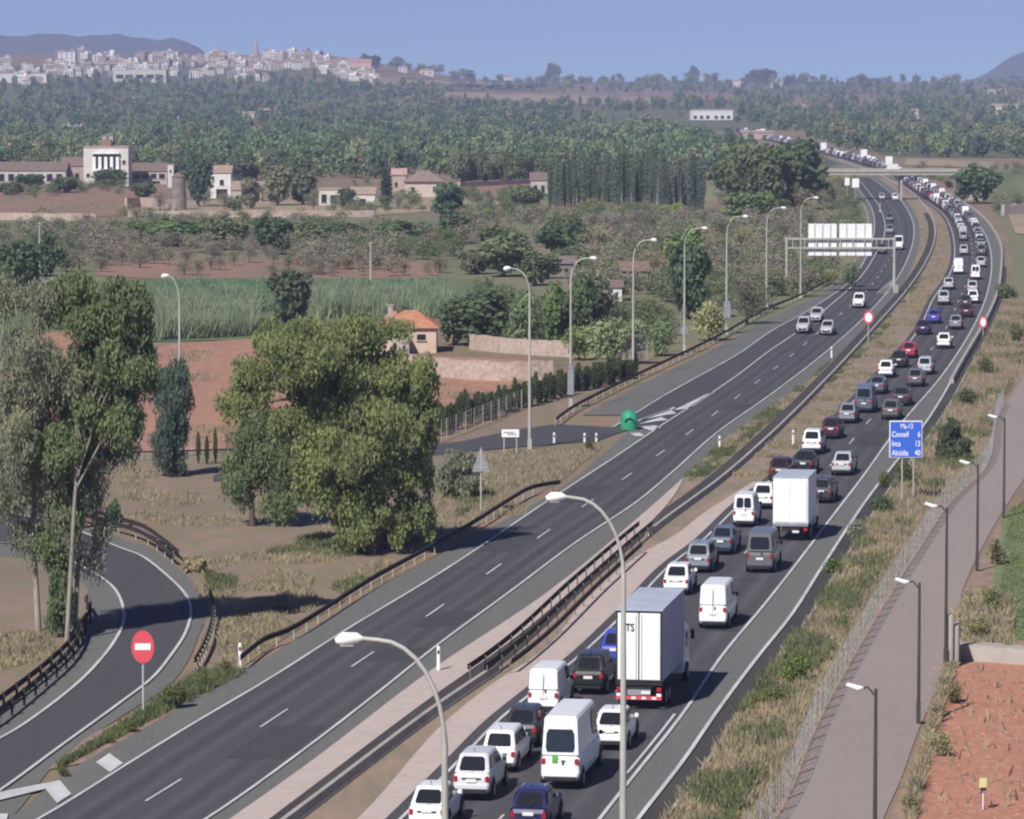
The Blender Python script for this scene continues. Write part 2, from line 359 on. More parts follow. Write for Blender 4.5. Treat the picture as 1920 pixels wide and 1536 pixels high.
ridge('hills', [(x, 167 - 62 * math.exp(-((x - 1925) / 78) ** 2) - 6 * sst(1600, 1800, x)- 2 * math.sin(x * .06)) for x in range(1450, 2500, 16)], 7400, 'hazy blue hill at the right edge of the horizon')

# ------------------------------------------------------------------ field sheets
patch('field', [(640,262),(1240,262),(1300,230),(1520,232),(1920,240),(1920,196),(0,196),(0,290),(500,290)], M_woodfloor, .05)
patch('field', [(0,122),(640,126),(900,152),(900,198),(0,198)], M_woodfloor, .4, step=3)
patch('field', [(0,350),(300,350),(330,362),(330,404),(0,412)], M_redfar, .06, wob=4)
patch('field', [(330,372),(720,380),(900,352),(1030,352),(1020,378),(880,392),(700,404),(330,402)], M_pale, .07, wob=4)
patch('field', [(860,346),(1025,342),(1025,368),(870,372)], M_redfar, .10, wob=3)
patch('field', [(0,414),(820,406),(1560,380),(1560,420),(1640,440),(1560,560),(1290,660),(880,640),(820,560),(0,560)], M_olivef, .04)
patch('field', [(180,488),(560,486),(820,490),(820,524),(480,520),(280,524),(180,520)], M_redfar, .10, wob=5)
patch('field', [(0,540),(300,524),(900,524),(880,600),(700,600),(470,640),(0,650)], M_greenf, .08)
patch('field', [(300,650),(470,636),(560,640),(560,840),(240,850),(240,700)], M_red, .10, wob=3)
patch('field', [(40,630),(130,622),(240,700),(230,850),(120,850)], M_red, .10, wob=3)
patch('field', [(700,664),(1040,680),(1000,712),(880,768),(800,800),(700,800)], M_red, .10, wob=2)
patch('field', [(1480,440),(1640,430),(1628,470),(1560,540),(1480,570)], M_olivef, .042)
patch('field', [(780,282),(1030,282),(1030,300),(780,300)], M_olivef, .12)
patch('field', [(1700,298),(1870,300),(1860,316),(1690,314)], M_pale, .14, wob=3)
patch('field', [(1560,308),(1640,318),(1920,320),(1920,340),(1600,336)], M_olivef, .12)
patch('field', [(1890,402),(1920,396),(1920,470),(1905,440)], M_pale, .14)
patch('field', [(1560,232),(1920,236),(1920,300),(1660,296)], M_woodfloor, .14)
patch('field', [(1560,340),(1622,352),(1634,400),(1628,440),(1540,440),(1540,380)], M_olivef, .044)
patch('field', [(1885,440),(1875,412),(1850,372),(1790,345),(1990,345),(1990,640),(1880,640),(1896,540),(1898,470)], M_olivef, .012)
for P, m in (([(640,146),(1062,152),(1062,160),(700,162)], M_pale), ([(830,174),(1250,186),(1220,200),(1080,198),(830,184)], M_pale), ([(1290,182),(1420,184),(1400,194),(1290,192)], M_redfar),
             ([(700,162),(1040,163),(1040,172),(800,172)], M_olivef), ([(1140,150),(1300,150),(1900,168),(1900,176),(1400,176),(1140,160)], M_greenf), ([(1700,214),(1920,216),(1920,230),(1700,228)], M_olivef),
             ([(1440,196),(1640,200),(1560,206),(1440,204)], M_redfar)):
    patch('field', P, m, .8, step=2, wob=3)
patch('field', [(200,880),(560,858),(1000,850),(1130,838),(1050,905),(870,1000),(690,1100),(560,1180),(450,1255),(372,1240),(390,1130),(330,1045),(220,990)], M_loopsoil, .03)
patch('verge', [(0,1010),(90,1050),(165,1060),(165,1190),(90,1262),(0,1345)], M_loopsoil, .03)
patch('verge', [(450,1262),(372,1240),(330,1290),(225,1352),(165,1383),(88,1446),(160,1432),(286,1361)], M_verge, .046)
patch('verge', [(1660,1560),(1690,1480),(1775,1254),(1800,1120),(1870,990),(1960,900),(1960,1560)], M_verge, .02)
patch('garden_soil', [(1705,1600),(1712,1440),(1760,1330),(1790,1240),(1960,1232),(1960,1600)], M_redr, .05, wob=4)
strip('verge', RC_pr, SV_l, 1690, 560, .02, M_verge, cols=4)
patch('grass_field', [(1930,885),(1885,960),(1866,1050),(1862,1130),(1868,1200),(1990,1215),(1990,880)], mat('lush_grass', C(110,128,86), C(128,134,98), .6, c3=C(98,114,80), scale2=3), .05, wob=4)
patch('dirt_track', [(1040,797),(1100,760),(1180,715),(1160,700),(1060,745),(960,790),(860,822),(880,826)], M_loopsoil, .044)

# ------------------------------------------------------------------ carriageways
tag(strip('median_ground', MED_l, RC_pl, 1690, 275, .03, M_median, cols=6), 'dry grass and soil median between the carriageways')
strip('pavement', LC_pl, LC_left, 1690, 808, .05, M_should)
strip('pavement', LC_right, MED_l, 1690, 275, .05, M_should)
strip('pavement', EX_pl, EX_out, 780, 345, .06, M_should)
g_ = strip('exit_lane', EX_out, LC_left, 803, 340, .05, M_asph)
strip('road', LC_left, LC_right, 1690, 275, .07, M_asph, cols=32, wear=(.27, .74))
strip('road', RC_pl, RC_right, 1690, 252, .07, M_asph2, cols=32, wear=(.29, .74))
strip('pavement', RC_right, RC_pr, 1690, 252, .05, M_should)
strip('concrete_strip', MED_l, PK1_r, 1690, 899, .08, M_pink)
strip('concrete_strip', PK2_l, RC_pl, 1690, 905, .06, M_pink)
strip('drain_channel', BAR.off(-1.15), BAR.off(-.22), 1690, 400, .056, M_gutter)
strip('drain_channel', RC_pr.off(.05), RC_pr.off(.8), 1690, 500, .04, M_gutter)
strip('service_road', SV_l, SV_r, 1690, 600, .04, M_service)
# exit ramp curving off behind the trees
patch('exit_ramp', [(1185,806),(1160,813),(1120,828),(967,840),(880,848),(600,880),(400,905),(400,892),(600,862),(870,828),(960,808),(1040,797),(1150,802)], M_asph, .055, step=3)
# loop ramp
outer = [(-120,950),(0,962),(110,985),(223,1029),(268,1047),(313,1082),(348,1118),(358,1149),(348,1189),(322,1230),(286,1274),(223,1323),(112,1404),(0,1486),(-120,1560)]
inner = [(-120,1030),(0,1020),(90,1035),(152,1064),(192,1087),(219,1113),(232,1149),(228,1180),(201,1225),(147,1283),(67,1346),(0,1388),(-120,1445)]
o_p = [(-120,930),(0,945),(110,966),(223,1009),(277,1026),(335,1068),(378,1110),(390,1149),(374,1189),(353,1240),(313,1290),(223,1348),(112,1425),(20,1536),(-120,1640)]
i_p = [(-120,1060),(0,1045),(80,1055),(130,1074),(158,1098),(166,1118),(166,1140),(160,1163),(136,1203),(92,1250),(0,1325),(-120,1400)]
def between(name, A, B, z, m):
    a, b = curve(A), curve(B); n = 80; g = G(); vs = []
    def res(c):
        L = [0]
        for i in range(1, len(c)): L.append(L[-1] + (c[i] - c[i-1]).length)
        out = []
        for k in range(n + 1):
            t = L[-1] * k / n; i = max(j for j in range(len(L)) if L[j] <= t + 1e-9); i = min(i, len(c) - 2)
            out.append(c[i].lerp(c[i+1], (t - L[i]) / max(1e-6, L[i+1] - L[i])))
        return out
    a, b = res(a), res(b)
    for p, q in zip(a, b): vs += [(p.x, p.y, z), (q.x, q.y, z)]
    g.add(vs, [(2*i, 2*i+1, 2*i+3, 2*i+2) for i in range(n)])
    tag(g.build(name, m), kind='structure')
between('pavement', o_p, i_p, .035, M_should)
between('loop_road', outer, inner, .06, M_asph)
# painted lines
mk = G(); zz = .10
for L, w, y0, y1 in ((LC_left, .13, 1690, 275), (LC_right, .13, 1690, 285), (RC_left, .13, 1690, 262), (RC_right, .14, 1690, 262), (EX_out, .13, 803, 345), (RC_pr, .16, 1690, 700)):
    addstrip(mk, L, w, dist(y0), dist(y1), zz)
addstrip(mk, RC_right.off(-.3), .11, dist(1455), dist(1343), zz)
d = dist(1475) - 2.5 - 17 * 2
C_ = 16.5
while d < 900:
    addstrip(mk, LC_mid, .10, d, d + 4.6, zz, 2); d += C_
RC_mid = mix(RC_left, RC_right, .5)
d = dist(835) - 16.5 * 12
while d < 1200:
    addstrip(mk, RC_mid, .10, d, d + 4.6, zz, 2); d += C_
ribbon(mk, curve(outer), .14, zz); ribbon(mk, curve(inner), .14, zz)
def painted(poly):
    mk.add([at(x, y) + Vector((0, 0, zz)) for x, y in poly], [tuple(range(len(poly)))])
painted([(205,1417),(231,1436),(206,1453),(180,1434)])
painted([(112,1468),(134,1494),(107,1511),(85,1484)]); painted([(112,1468),(85,1484),(-20,1510),(-20,1494)])
painted([(0,1531),(15,1531),(12,1545),(0,1548)])
# gore chevrons at the exit
painted([(1262,772),(1326,741),(1342,736),(1300,764),(1288,768)])
painted([(1196,791),(1256,769),(1268,778),(1252,780)]); painted([(1196,798),(1240,784),(1252,790),(1232,792)])
painted([(1196,803),(1228,800),(1240,804),(1222,810)]); painted([(1180,815),(1200,814),(1208,820),(1192,821)])
painted([(1196,790),(1265,765),(1265,768),(1196,793)])
addp = mk.build('road_markings', M_paint); tag(addp, 'white painted lines and arrows on the road', kind='structure')

# repairs: sealed transverse cracks and slightly different patches of asphalt
rk = random.Random(17); ck = G(); pt = G()
for L0, L1, y0, y1, n in ((LC_left, LC_right, 1560, 600, 9), (RC_left, RC_right, 1600, 700, 6), (EX_out, LC_left, 780, 560, 2)):
    for i in range(n):
        d = rk.uniform(dist(y0), dist(y1)); a, b = L0(d), L1(d); u0 = rk.choice((0, .05, .5)); u1 = u0 + rk.uniform(.3, .5); w = rk.uniform(.02, .045); k = 7; vs = []
        for j in range(k + 1):
            u = u0 + (u1 - u0) * j / k; yy = d + rk.uniform(-.12, .12) + u * .6; x = L0(yy) + (L1(yy) - L0(yy)) * u; vs += [(x, yy - w, .082), (x, yy + w, .082)]
        ck.add(vs, [(2*j, 2*j+2, 2*j+3, 2*j+1) for j in range(k)])
for L0, L1, y0, y1, n in ((LC_left, LC_right, 1600, 700, 6), (RC_left, RC_right, 1300, 800, 3)):
    for i in range(n):
        d = rk.uniform(dist(y0), dist(y1)); u0 = rk.choice((.06, .56)); ln = rk.uniform(3, 12); vs = []
        for j in range(5):
            yy = d + ln * j / 4; a, b = L0(yy), L1(yy); vs += [(a + (b-a)*u0, yy, .078), (a + (b-a)*(u0 + .38), yy, .078)]
        pt.add(vs, [(2*j, 2*j+1, 2*j+3, 2*j+2) for j in range(4)])
tag(ck.build('road_cracks', mat('crack_sealant', C(44,44,48))), 'dark sealed cracks across the asphalt', kind='structure')
tag(pt.build('road_patches', mat('patched_asphalt', C(70,69,74), C(64,64,69), .4, c3=C(76,75,79), scale2=6)), 'slightly darker repaired patches of asphalt', kind='structure')
# ------------------------------------------------------------------ guard rails and barriers
post_me = G().box((0, 0, .31), (.055, .06, .62)).mesh('post', M_palepost)
post_md = G().box((0, 0, .31), (.05, .06, .62)).mesh('post', mat('dull_post', C(120, 114, 108), C(104, 98, 94), 1))
post_dk = G().box((0, 0, .38), (.10, .12, .76)).mesh('post', M_brownrail)
def railprof(g, pts, side, z, h=.26, dpt=.05):
    n = len(pts); pr = [(0, -.5), (1, -.33), (1, -.17), (0, 0), (1, .17), (1, .33), (0, .5), (-.3, .5), (-.3, -.5)]; vs = []
    for i, p in enumerate(pts):
        t = pts[min(i+1, n-1)] - pts[max(0, i-1)]; t.z = 0; t.normalize(); s = Vector((t.y, -t.x, 0)) * side
        for a, b in pr: vs.append(p + s * a * dpt + Vector((0, 0, z - p.z * 0 + b * h)))
    k = len(pr); g.add(vs, [(i*k+j, i*k+(j+1) % k, (i+1)*k+(j+1) % k, (i+1)*k+j) for i in range(n-1) for j in range(k)])
def guard(pts, label, m_beam, pm, step=4, side=1, group=None, z=.56, endbend=None):
    o = empty('guard_rail', pts[0], 0, label, 'guard rail', group); base = pts[0].copy()
    g = G(); P = [p - base for p in pts]
    if endbend: P = P[:]; 
    railprof(g, P, side, z); g.build('beam', m_beam, o)
    L = 0; nx = 0; cnt = 0; stuff = G(); many = sum((pts[i+1]-pts[i]).length for i in range(len(pts)-1)) / step > 95
    for i in range(len(P) - 1):
        seg = (P[i+1] - P[i]).length
        while nx <= L + seg:
            q = P[i].lerp(P[i+1], (nx - L) / seg)
            t = (P[i+1] - P[i]).normalized(); sd = Vector((-t.y, t.x, 0)) * side * .08
            if many: stuff.box((q.x + sd.x, q.y + sd.y, .38), (.1, .1, .76))
            else: link('post', pm, o, q + sd)
            nx += step
        L += seg
    if many: tag(stuff.build('posts', pm.materials[0], o), kind='stuff')
    return o
def along(L, y0, y1, dx=0, n=None):
    d0, d1 = dist(y0), dist(y1)
    return [Vector((L(d) + dx, d, 0)) for d in np.linspace(d0, d1, n or max(8, int(abs(d1 - d0) / 4)))]
rl = curve([(451,1258),(496,1222),(560,1194),(694,1108),(783,1058),(873,1007),(962,950),(1000,930),(1050,921)])
guard(rl, 'dark brown guard rail on pale posts below the big leafy tree', M_brownrail, post_me, 2.6, 1)
rl2 = curve([(1043,800),(1072,778),(1110,757),(1187,718),(1283,672),(1362,632),(1430,592),(1500,562),(1556,532)])
guard(rl2, 'dark guard rail along the far exit lane beside the lamps', M_brownrail, post_me, 4, 1)
rl3 = curve([(1556,530),(1590,500),(1612,470),(1622,440),(1624,415),(1618,391),(1600,366),(1582,347)])

guard(curve([(-40,928),(0,935),(110,958),(228,992),(277,1010),(335,1055)]), 'double guard rail curving round the outside of the loop behind the tree', M_brownrail, post_me, 3, 1)
guard(curve([(-40,950),(0,952),(110,972),(228,1004),(277,1024),(325,1062)]), 'lower guard rail beside the loop road edge behind the tree', M_brownrail, post_me, 3, 1)
guard(curve([(393,1130),(400,1160),(396,1190),(385,1225),(366,1262)]), 'short black guard rail on the outside of the loop bend', M_brownrail, post_me, 1.3, 1)
guard(curve([(160,1145),(168,1165),(156,1190),(134,1222),(89,1266),(0,1335),(-80,1392)]), 'dark guard rail on the inside of the loop bend', M_brownrail, post_dk, 2.6, 1)
guard(curve([(158,1180),(150,1212),(130,1245),(94,1280),(0,1358),(-80,1410)]), 'lower inner rail of the loop bend nearest the road', M_brownrail, post_dk, 2.6, 1)
def jersey(pts, label, m, h=.85, bw=.5, tw=.18):
    o = G(); n = len(pts); base = pts[0].copy(); vs = []
    pr = [(-bw/2, 0), (-bw/2, .08), (-tw*.8, min(.32, h*.5)), (-tw/2, h), (tw/2, h), (tw*.8, min(.32, h*.5)), (bw/2, .08), (bw/2, 0)]
    for i, p in enumerate(pts):
        t = pts[min(i+1, n-1)] - pts[max(0, i-1)]; t.z = 0; t.normalize(); s = Vector((t.y, -t.x, 0))
        for a, b in pr: vs.append(p - base + s * a + Vector((0, 0, b)))
    k = len(pr); o.add(vs, [(i*k+j, i*k+j+1, (i+1)*k+j+1, (i+1)*k+j) for i in range(n-1) for j in range(k-1)] + [tuple(range(k)), tuple((n-1)*k+j for j in range(k))])
    return tag(o.build('median_barrier', m, loc=base), label, 'barrier')
strip('kerb', EX_pl.off(-.05), EX_pl.off(.15), 540, 345, .12, M_conc)
jersey(along(BAR, 1690, 1262), 'grey concrete median barrier nearest the camera', M_conc, .4, .4)
jersey(along(BAR, 1006, 300), 'long pale concrete median barrier following the bend to the bridge', M_conc, .36, .36)
guard(along(BAR, 1275, 1000, -.75, 60), 'left dark rail of the median opening', M_brownrail, post_md, 3.2, -1, 'rails of the median opening')
guard(along(BAR, 1275, 1000, -.05, 60), 'middle dark rail of the median opening', M_brownrail, post_md, 3.2, -1, 'rails of the median opening')
guard(along(BAR, 1265, 1040, .75, 60), 'right dark rail of the median opening beside the pink strip', M_brownrail, post_md, 3.2, 1, 'rails of the median opening')
jersey(along(RC_pr, 720, 300, .12), 'pale low parapet along the outer edge of the upper bend', M_conc, .5, .36, .26)
strip('kerb', RC_pr.off(.84), RC_pr.off(.98), 1690, 700, .11, M_conc)
# ------------------------------------------------------------------ lamps
def lamp(name, base, h, arm, mp, label, group, cr=2.4, r=.11, headlen=.62, col_=None, headm=None):
    o = empty(name, base, 0, label, 'street lamp', group); s = 1 if arm > 0 else -1; cw = min(abs(arm), cr * .62)
    G().tube([(0, 0, 0), (0, 0, h - cr)], [r, r * .6], 10).build('pole', mp, o, smooth=True)
    G().box((0, 0, .03), (.34, .42, .06)).box((0, 0, .35), (r*2.3, r*2.3, .7)).build('base_plate', mp, o)
    pts = [(s * cw * (1 - math.cos(a)), 0, h - cr + cr * math.sin(a)) for a in np.linspace(0, math.pi / 2, 9)]
    if abs(arm) > cw: pts.append((arm, 0, h + .04))
    G().tube(pts, [r * .6] + [r * .42] * (len(pts) - 1), 8).build('arm', mp, o, smooth=True)
    hd = G(); c = arm + s * headlen * .45
    hd.tube([(c - s*headlen*.5, 0, h + .03), (c - s*headlen*.3, 0, h + .05), (c + s*headlen*.2, 0, h + .03), (c + s*headlen*.5, 0, h - .02)], [.06, .13, .16, .07], 10)
    lh = hd.build('lamp_head', headm or M_white, o, smooth=True)
    G().box((c + s*.05, 0, h - .12), (headlen*.5, .18, .03)).build('lens', M_palepost, lh)
    return o
lamp('street_lamp', at(835, 2150), 12, -1.95, M_galv, 'curved grey street lamp with its white head over the near left carriageway', 'tall curved lamps', 2.5, .13, .62)
lamp('street_lamp', at(1168, 1646), 12, -1.85, M_galv, 'tall grey street lamp standing in front of the curtain sided lorry', 'tall curved lamps', 2.5, .13, .6)
for bx, by, top, arm, lb in ((993,842,503,-1.3,'lamp beside the white rectangular sign'), (1070,765,484,1.5,'lamp with a box on its pole at the rail end'),
        (1187,706,450,1.5,'lamp third in the left roadside row behind the cypress hedge'), (1283,662,428,1.6,'lamp carrying a small round plate in the left roadside row'), (1362,627,406,1.6,'lamp carrying a tall grey box beside the exit lane'),
        (1437,582,390,1.6,'lamp just left of the white overhead panels'), (1501,560,371,1.5,'farthest curved lamp in the left roadside row'), (338,858,517,-.7,'lamp rising behind the dark column of foliage over the red field'), ):
    b = at(bx, by); h = 25 * (by - top) / (by - 150)
    lamp('street_lamp', b, h, arm, M_galv, 'pale curved ' + lb, 'tall curved lamps', 1.7, .12, .5)
for bx, by, top, lb in ((1640,1604,1288,'nearest dark lamp post on the service road at the bottom of the picture'), (1722,1359,1090,'dark lamp post beside the slanting bar at the red soil plot'), (1773,1254,948,'dark lamp post standing against the concrete stub wall'),
        (1832,1072,868,'dark lamp post right of the service road below the leaning bush'), (1882,972,782,'dark lamp post next to the green hedge at the right edge')):
    b = at(bx, by); h = 25 * (by - top) / (by - 150)
    o = empty('service_lamp', b, 0, lb, 'street lamp', 'small lamps along the service road')
    G().tube([(0, 0, 0), (0, 0, h)], [.075, .05], 8).build('pole', M_darkpole, o, smooth=True)
    G().tube([(0, 0, h - .25), (-.25, 0, h + .05), (-.5, -.05, h + .02)], .035, 6).build('arm', M_darkpole, o)
    G().tube([(-.42, -.05, h + .04), (-.6, -.08, h + .02), (-.95, -.12, h + .16)], [.05, .11, .07], 8).build('lamp_head', M_white, o, smooth=True)
    G().box((0, 0, .5), (.16, .16, .8)).build('base_plate', M_darkpole, o)
# thin distant masts
for bx, by, top, lb in ((695,530,455,'thin pale mast standing over the reddish field strip'), (75,560,418,'thin tall mast over the dark green grove on the left'), (629,262,196,'thin grey mast in the far woods below the town'), (1650,398,382,'short white marker post at the bend')):
    b = at(bx, by); h = 25 * (by - top) / (by - 150)
    g = G().tube([(0, 0, 0), (0, 0, h)], [.14, .08], 6).box((0, 0, .15), (.4, .4, .3)).box((0, 0, h), (.3, .3, .15))
    tag(g.build('mast', M_galv, loc=b), lb, 'mast')
# ------------------------------------------------------------------ signs
def ring(r, ry, n=28, k=1.0): return [(r * k * math.cos(2*math.pi*i/n), ry * k * math.sin(2*math.pi*i/n)) for i in range(n)]
def roundsign(base, top, w, hh, label, kind):
    o = empty('road_sign', base, 0, label, 'road sign'); cz = top - hh / 2
    G().tube([(0, 0, 0), (0, 0, top - .05)], .045, 8).build('pole', M_galv, o)
    pl = G().prism([(x, z + cz) for x, z in ring(w/2, hh/2)], -.09, -.06).build('panel', M_redp if kind != 'back' else M_greys, o)
    if kind == 'noentry': G().box((0, -.097, cz + .01), (w * .68, .01, hh * .2)).build('white_bar', M_white, o)
    if kind == 'limit': G().prism([(x, z + cz) for x, z in ring(w/2, hh/2, k=.68)], -.105, -.092).build('white_face', M_white, o)
    G().box((0, -.03, cz), (w*.5, .05, .06)).build('bracket', M_galv, o)
    return o
b = at(269, 1345); roundsign(b, 25*(1345-1180)/1195, 43/47.6, 62/47.6, 'round red no entry sign on a thin post beside the loop road', 'noentry')
b = at(1628, 648); roundsign(b, 25*(648-582)/498, 20/19.9, 26/19.9, 'small round red bordered speed limit sign on the median', 'limit')
b = at(1843, 630); roundsign(b, 25*(630-592)/480, 15/19.2, 24/19.2, 'small round red and white sign on the outer parapet of the bend', 'limit')
b = at(1283, 660); o = roundsign(b + Vector((0, -.2, 0)), 25*(660-610)/510, 14/20.4, 18/20.4, 'small grey round plate seen from behind at a lamp foot', 'back')
b = at(1436, 578); o = roundsign(b + Vector((.1, -.3, 0)), 25*(578-544)/428, 12/17, 16/17, 'small pale round plate seen from behind beside the distant lamp', 'back')
for bx, by, y0, y1, w, lb in ((1070,765,690,740,12,'narrow pale cabinet hung on the lamp post near the rail end'), (1363,627,568,596,13,'tall grey box fixed to the lamp post by the exit lane')):
    b = at(bx, by); s_ = (by - 150) / 25; z0, z1 = (by - y1) / s_, (by - y0) / s_
    o = empty('pole_cabinet', b + Vector((0, -.25, 0)), 0, lb, 'cabinet')
    G().box((0, 0, (z0+z1)/2), (w/s_, .22, z1-z0)).build('case', M_greys, o, bevel=.03)
    G().prism([(-w/s_/2 - .05, z1), (w/s_/2 + .05, z1), (0, z1 + .35)], -.14, .14).build('cap', M_greys, o)
    G().box((0, .13, (z0+z1)/2), (.1, .1, z1-z0 - .2)).build('bracket', M_galv, o)
b = at(902, 962); s_ = 812 / 25; o = empty('road_sign', b, 0, 'grey back of a triangular warning sign on a thin post left of the carriageway', 'road sign')
G().tube([(0, 0, 0), (0, 0, (962-842)/s_)], .05, 8).build('pole', M_galv, o)
G().prism([(-17/s_, (962-884)/s_), (17/s_, (962-884)/s_), (0, (962-836)/s_)], -.1, -.07).build('panel', M_greys, o)
G().box((0, -.115, (962-862)/s_), (.09, .02, 1.25)).box((0, -.11, (962-876)/s_), (.7, .02, .05)).build('stiffener', M_galv, o)
b = at(957, 852); s_ = 702 / 25; o = empty('road_sign', b, 0, 'white rectangular direction board on two posts facing the exit ramp', 'road sign')
for x in (-.42, .42): G().tube([(x, 0, 0), (x, 0, 45/s_)], .045, 8).build('post', M_galv, o)
G().box((0, -.07, 40/s_), (34/s_, .04, 16/s_)).build('panel', M_white, o, bevel=.02)
G().box((-.1, -.1, 41.5/s_), (.7, .012, .07)).box((.1, -.1, 38/s_), (.6, .012, .07)).build('lettering_bars', M_greys, o)
# beacon at the exit nose
b = at(1180, 806); s_ = 656 / 25; o = empty('exit_beacon', b, 0, 'green domed plastic beacon at the tip of the exit gore', 'beacon')
g = G(); g.tube([(0, 0, 0), (0, 0, .12), (0, 0, 1.0), (0, 0, 1.22)], [.60, .62, .62, .45], 20); g.build('drum', M_greenp, o, smooth=True)
G().tube([(0, 0, 1.2), (0, 0, 1.3), (0, 0, 1.42)], [.46, .34, .15], 16).build('cap', M_greenp, o, smooth=True)
G().tube([(-.32, -.60, .62), (-.2, -.64, .80), (0, -.66, .88), (.2, -.64, .80), (.32, -.60, .62)], .06, 6).build('dark_arc', mat('beacon_dark', (.01, .06, .04)), o)
# delineator posts
for bx, by, top in ((450,1256,1205), (822,1260,1211), (1349,843,817), (1487,837,806), (1559,672,650), (1039,832,811), (1096,830,812), (1118,828,812), (1604,522,505)):
    s_ = (by - 150) / 25; h = (by - top) / s_
    o = empty('delineator_post', at(bx, by), 0, 'thin white delineator post near ' + {450:'the start of the brown guard rail', 822:'the pink median strip', 1349:'the exit beacon side of the median', 1487:'the white hatchback on the soil median', 1559:'the median opposite the oncoming cars', 1039:'the dark exit ramp, leftmost of three', 1096:'the exit ramp, middle of three', 1118:'the exit ramp, rightmost of three', 1604:'the overhead panels'}[bx], 'marker post', 'white delineator posts')
    G().box((0, 0, h/2), (.13, .1, h)).build('post', M_white, o, bevel=.02)
    G().box((0, -.053, h - .25), (.08, .01, .16)).build('reflector', M_trim, o)
# blue distance sign
def text(s, size, loc, parent, m, align='LEFT', name='lettering', sx=.72, rx=math.pi/2):
    cu = bpy.data.curves.new(name, 'FONT'); cu.body = s; cu.size = size; cu.align_x = align; cu.align_y = 'CENTER'; cu.extrude = .004; cu.offset = .012 * size
    t = bpy.data.objects.new(name, cu); col.objects.link(t)
    me = bpy.data.meshes.new_from_object(t); bpy.data.objects.remove(t); me.materials.clear(); me.materials.append(m)
    o = link(name, me, parent, loc); o.rotation_euler = (rx, 0, 0); o.scale = (sx, 1, 1); return o
p0, p1 = at(1680, 926), at(1724, 950); dS = (p0.y + p1.y) / 2; s_ = F / dS
base = Vector(((p0.x + p1.x) / 2, dS, 0)); o = empty('distance_sign', base, 0, 'blue motorway distance sign with white lettering on two posts', 'road sign')
zc = CAM_H - (824 - 150) / s_; hw, hh = 31/s_, 35/s_; cx = (1701 - 960) / s_ - base.x
for p in (p0, p1): G().tube([(p.x - base.x, 0, 0), (p.x - base.x, 0, zc + hh*.8)], .05, 8).build('post', M_galv, o)
G().box((cx, -.08, zc), (2*hw, .05, 2*hh)).build('border', M_white, o, bevel=.02)
G().box((cx, -.11, zc), (2*hw - .1, .03, 2*hh - .12)).build('blue_face', M_bluep, o)
text('Ma-13', .42, (cx + .05, -.13, zc + hh*.70), o, M_white, 'CENTER')
for i, (a_, b_) in enumerate((('Consell', '6'), ('Inca', '13'), ('Alcúdia', '40'))):
    z_ = zc + hh * (.26 - i * .5)
    text(a_, .46, (cx - hw + .14, -.13, z_), o, M_white); text(b_, .46, (cx + hw - .12, -.13, z_), o, M_white, 'RIGHT')
# overhead gantry seen from behind
pl, pr_ = at(1471, 565), at(1677, 536); dG = (pl.y + pr_.y) / 2; s_ = F / dG
xl, xr = (1475 - 960) / s_, (1677 - 960) / s_; zt, zb = CAM_H - (447 - 150) / s_, CAM_H - (464 - 150) / s_
o = empty('overhead_gantry', (xl, dG, 0), 0, 'steel overhead gantry with white panel backs spanning the left carriageway', 'gantry'); X = lambda px: (px - 1475) / s_
for x in (0, xr - xl): G().tube([(x, 0, 0), (x, 0, zt + .2)], .16, 8).build('post', M_galv, o)
G().box(((xr-xl)/2, 0, zt), (xr-xl+.2, .22, .2)).build('beam', M_galv, o); G().box(((xr-xl)/2, 0, zb), (xr-xl+.2, .22, .2)).build('beam', M_galv, o)
for k in range(9):
    x = (xr - xl) * (k + .5) / 9; G().box((x, 0, (zt+zb)/2), (.08, .1, zt-zb-.2)).build('strut', M_galv, o)
for a_, b_ in ((1516, 1569), (1574, 1635)):
    for ya, yb in ((419, 449.5), (451.5, 466.5), (468.5, 479)):
        z1, z0 = CAM_H - (ya-150)/s_, CAM_H - (yb-150)/s_
        G().box(((X(a_)+X(b_))/2, .3, (z0+z1)/2), (X(b_)-X(a_), .06, z1-z0)).build('panel', M_white, o, bevel=.02)
    for q in (.22, .5, .78):
        G().box((X(a_)+(X(b_)-X(a_))*q, .22, CAM_H - (449-150)/s_), (.09, .08, 58/s_)).build('stiffener', M_galv, o)
G().box((xr - xl, 0, .5), (.9, .9, 1.0)).build('footing', M_conc, o)
g = G(); x = xr - xl
for k in range(4): g.tube([(x - .2, 0, .9 + k*.2), (x - 1.3 - k*.3, -4 + k, 0)], .05, 6)
g.build('brace', M_galv, o)
# white van on the bridge, bridge
dB = 865.; s_ = F / dB; zt = CAM_H - (318 - 150) / s_; zb = CAM_H - (330.5 - 150) / s_
xa, xb = (1548 - 960) / s_, (1800 - 960) / s_
o = empty('road_bridge', (xa, dB, 0), 0, 'flat pale concrete bridge carrying a lane over both carriageways', 'bridge')
G().box(((xb-xa)/2, 3, (zt+zb)/2 - .1), (xb-xa+8, 6, (zt-zb)*.42)).build('deck', M_conc, o)
for yy in (.1, 5.9): G().box(((xb-xa)/2, yy, zt - .25), (xb-xa+8, .2, .85)).build('parapet', M_conc, o)
G().box((-4, 3, zb/2), (3, 5.6, zb)).build('abutment', M_conc, o); G().box((xb-xa+3, 3, zb/2), (3, 5.6, zb)).build('abutment', M_conc, o)
for px in (1690,): G().box(((px-1548)/s_, 3, (zb+.2)/2), (.5, 4, zb+.2)).build('pier', M_conc, o)
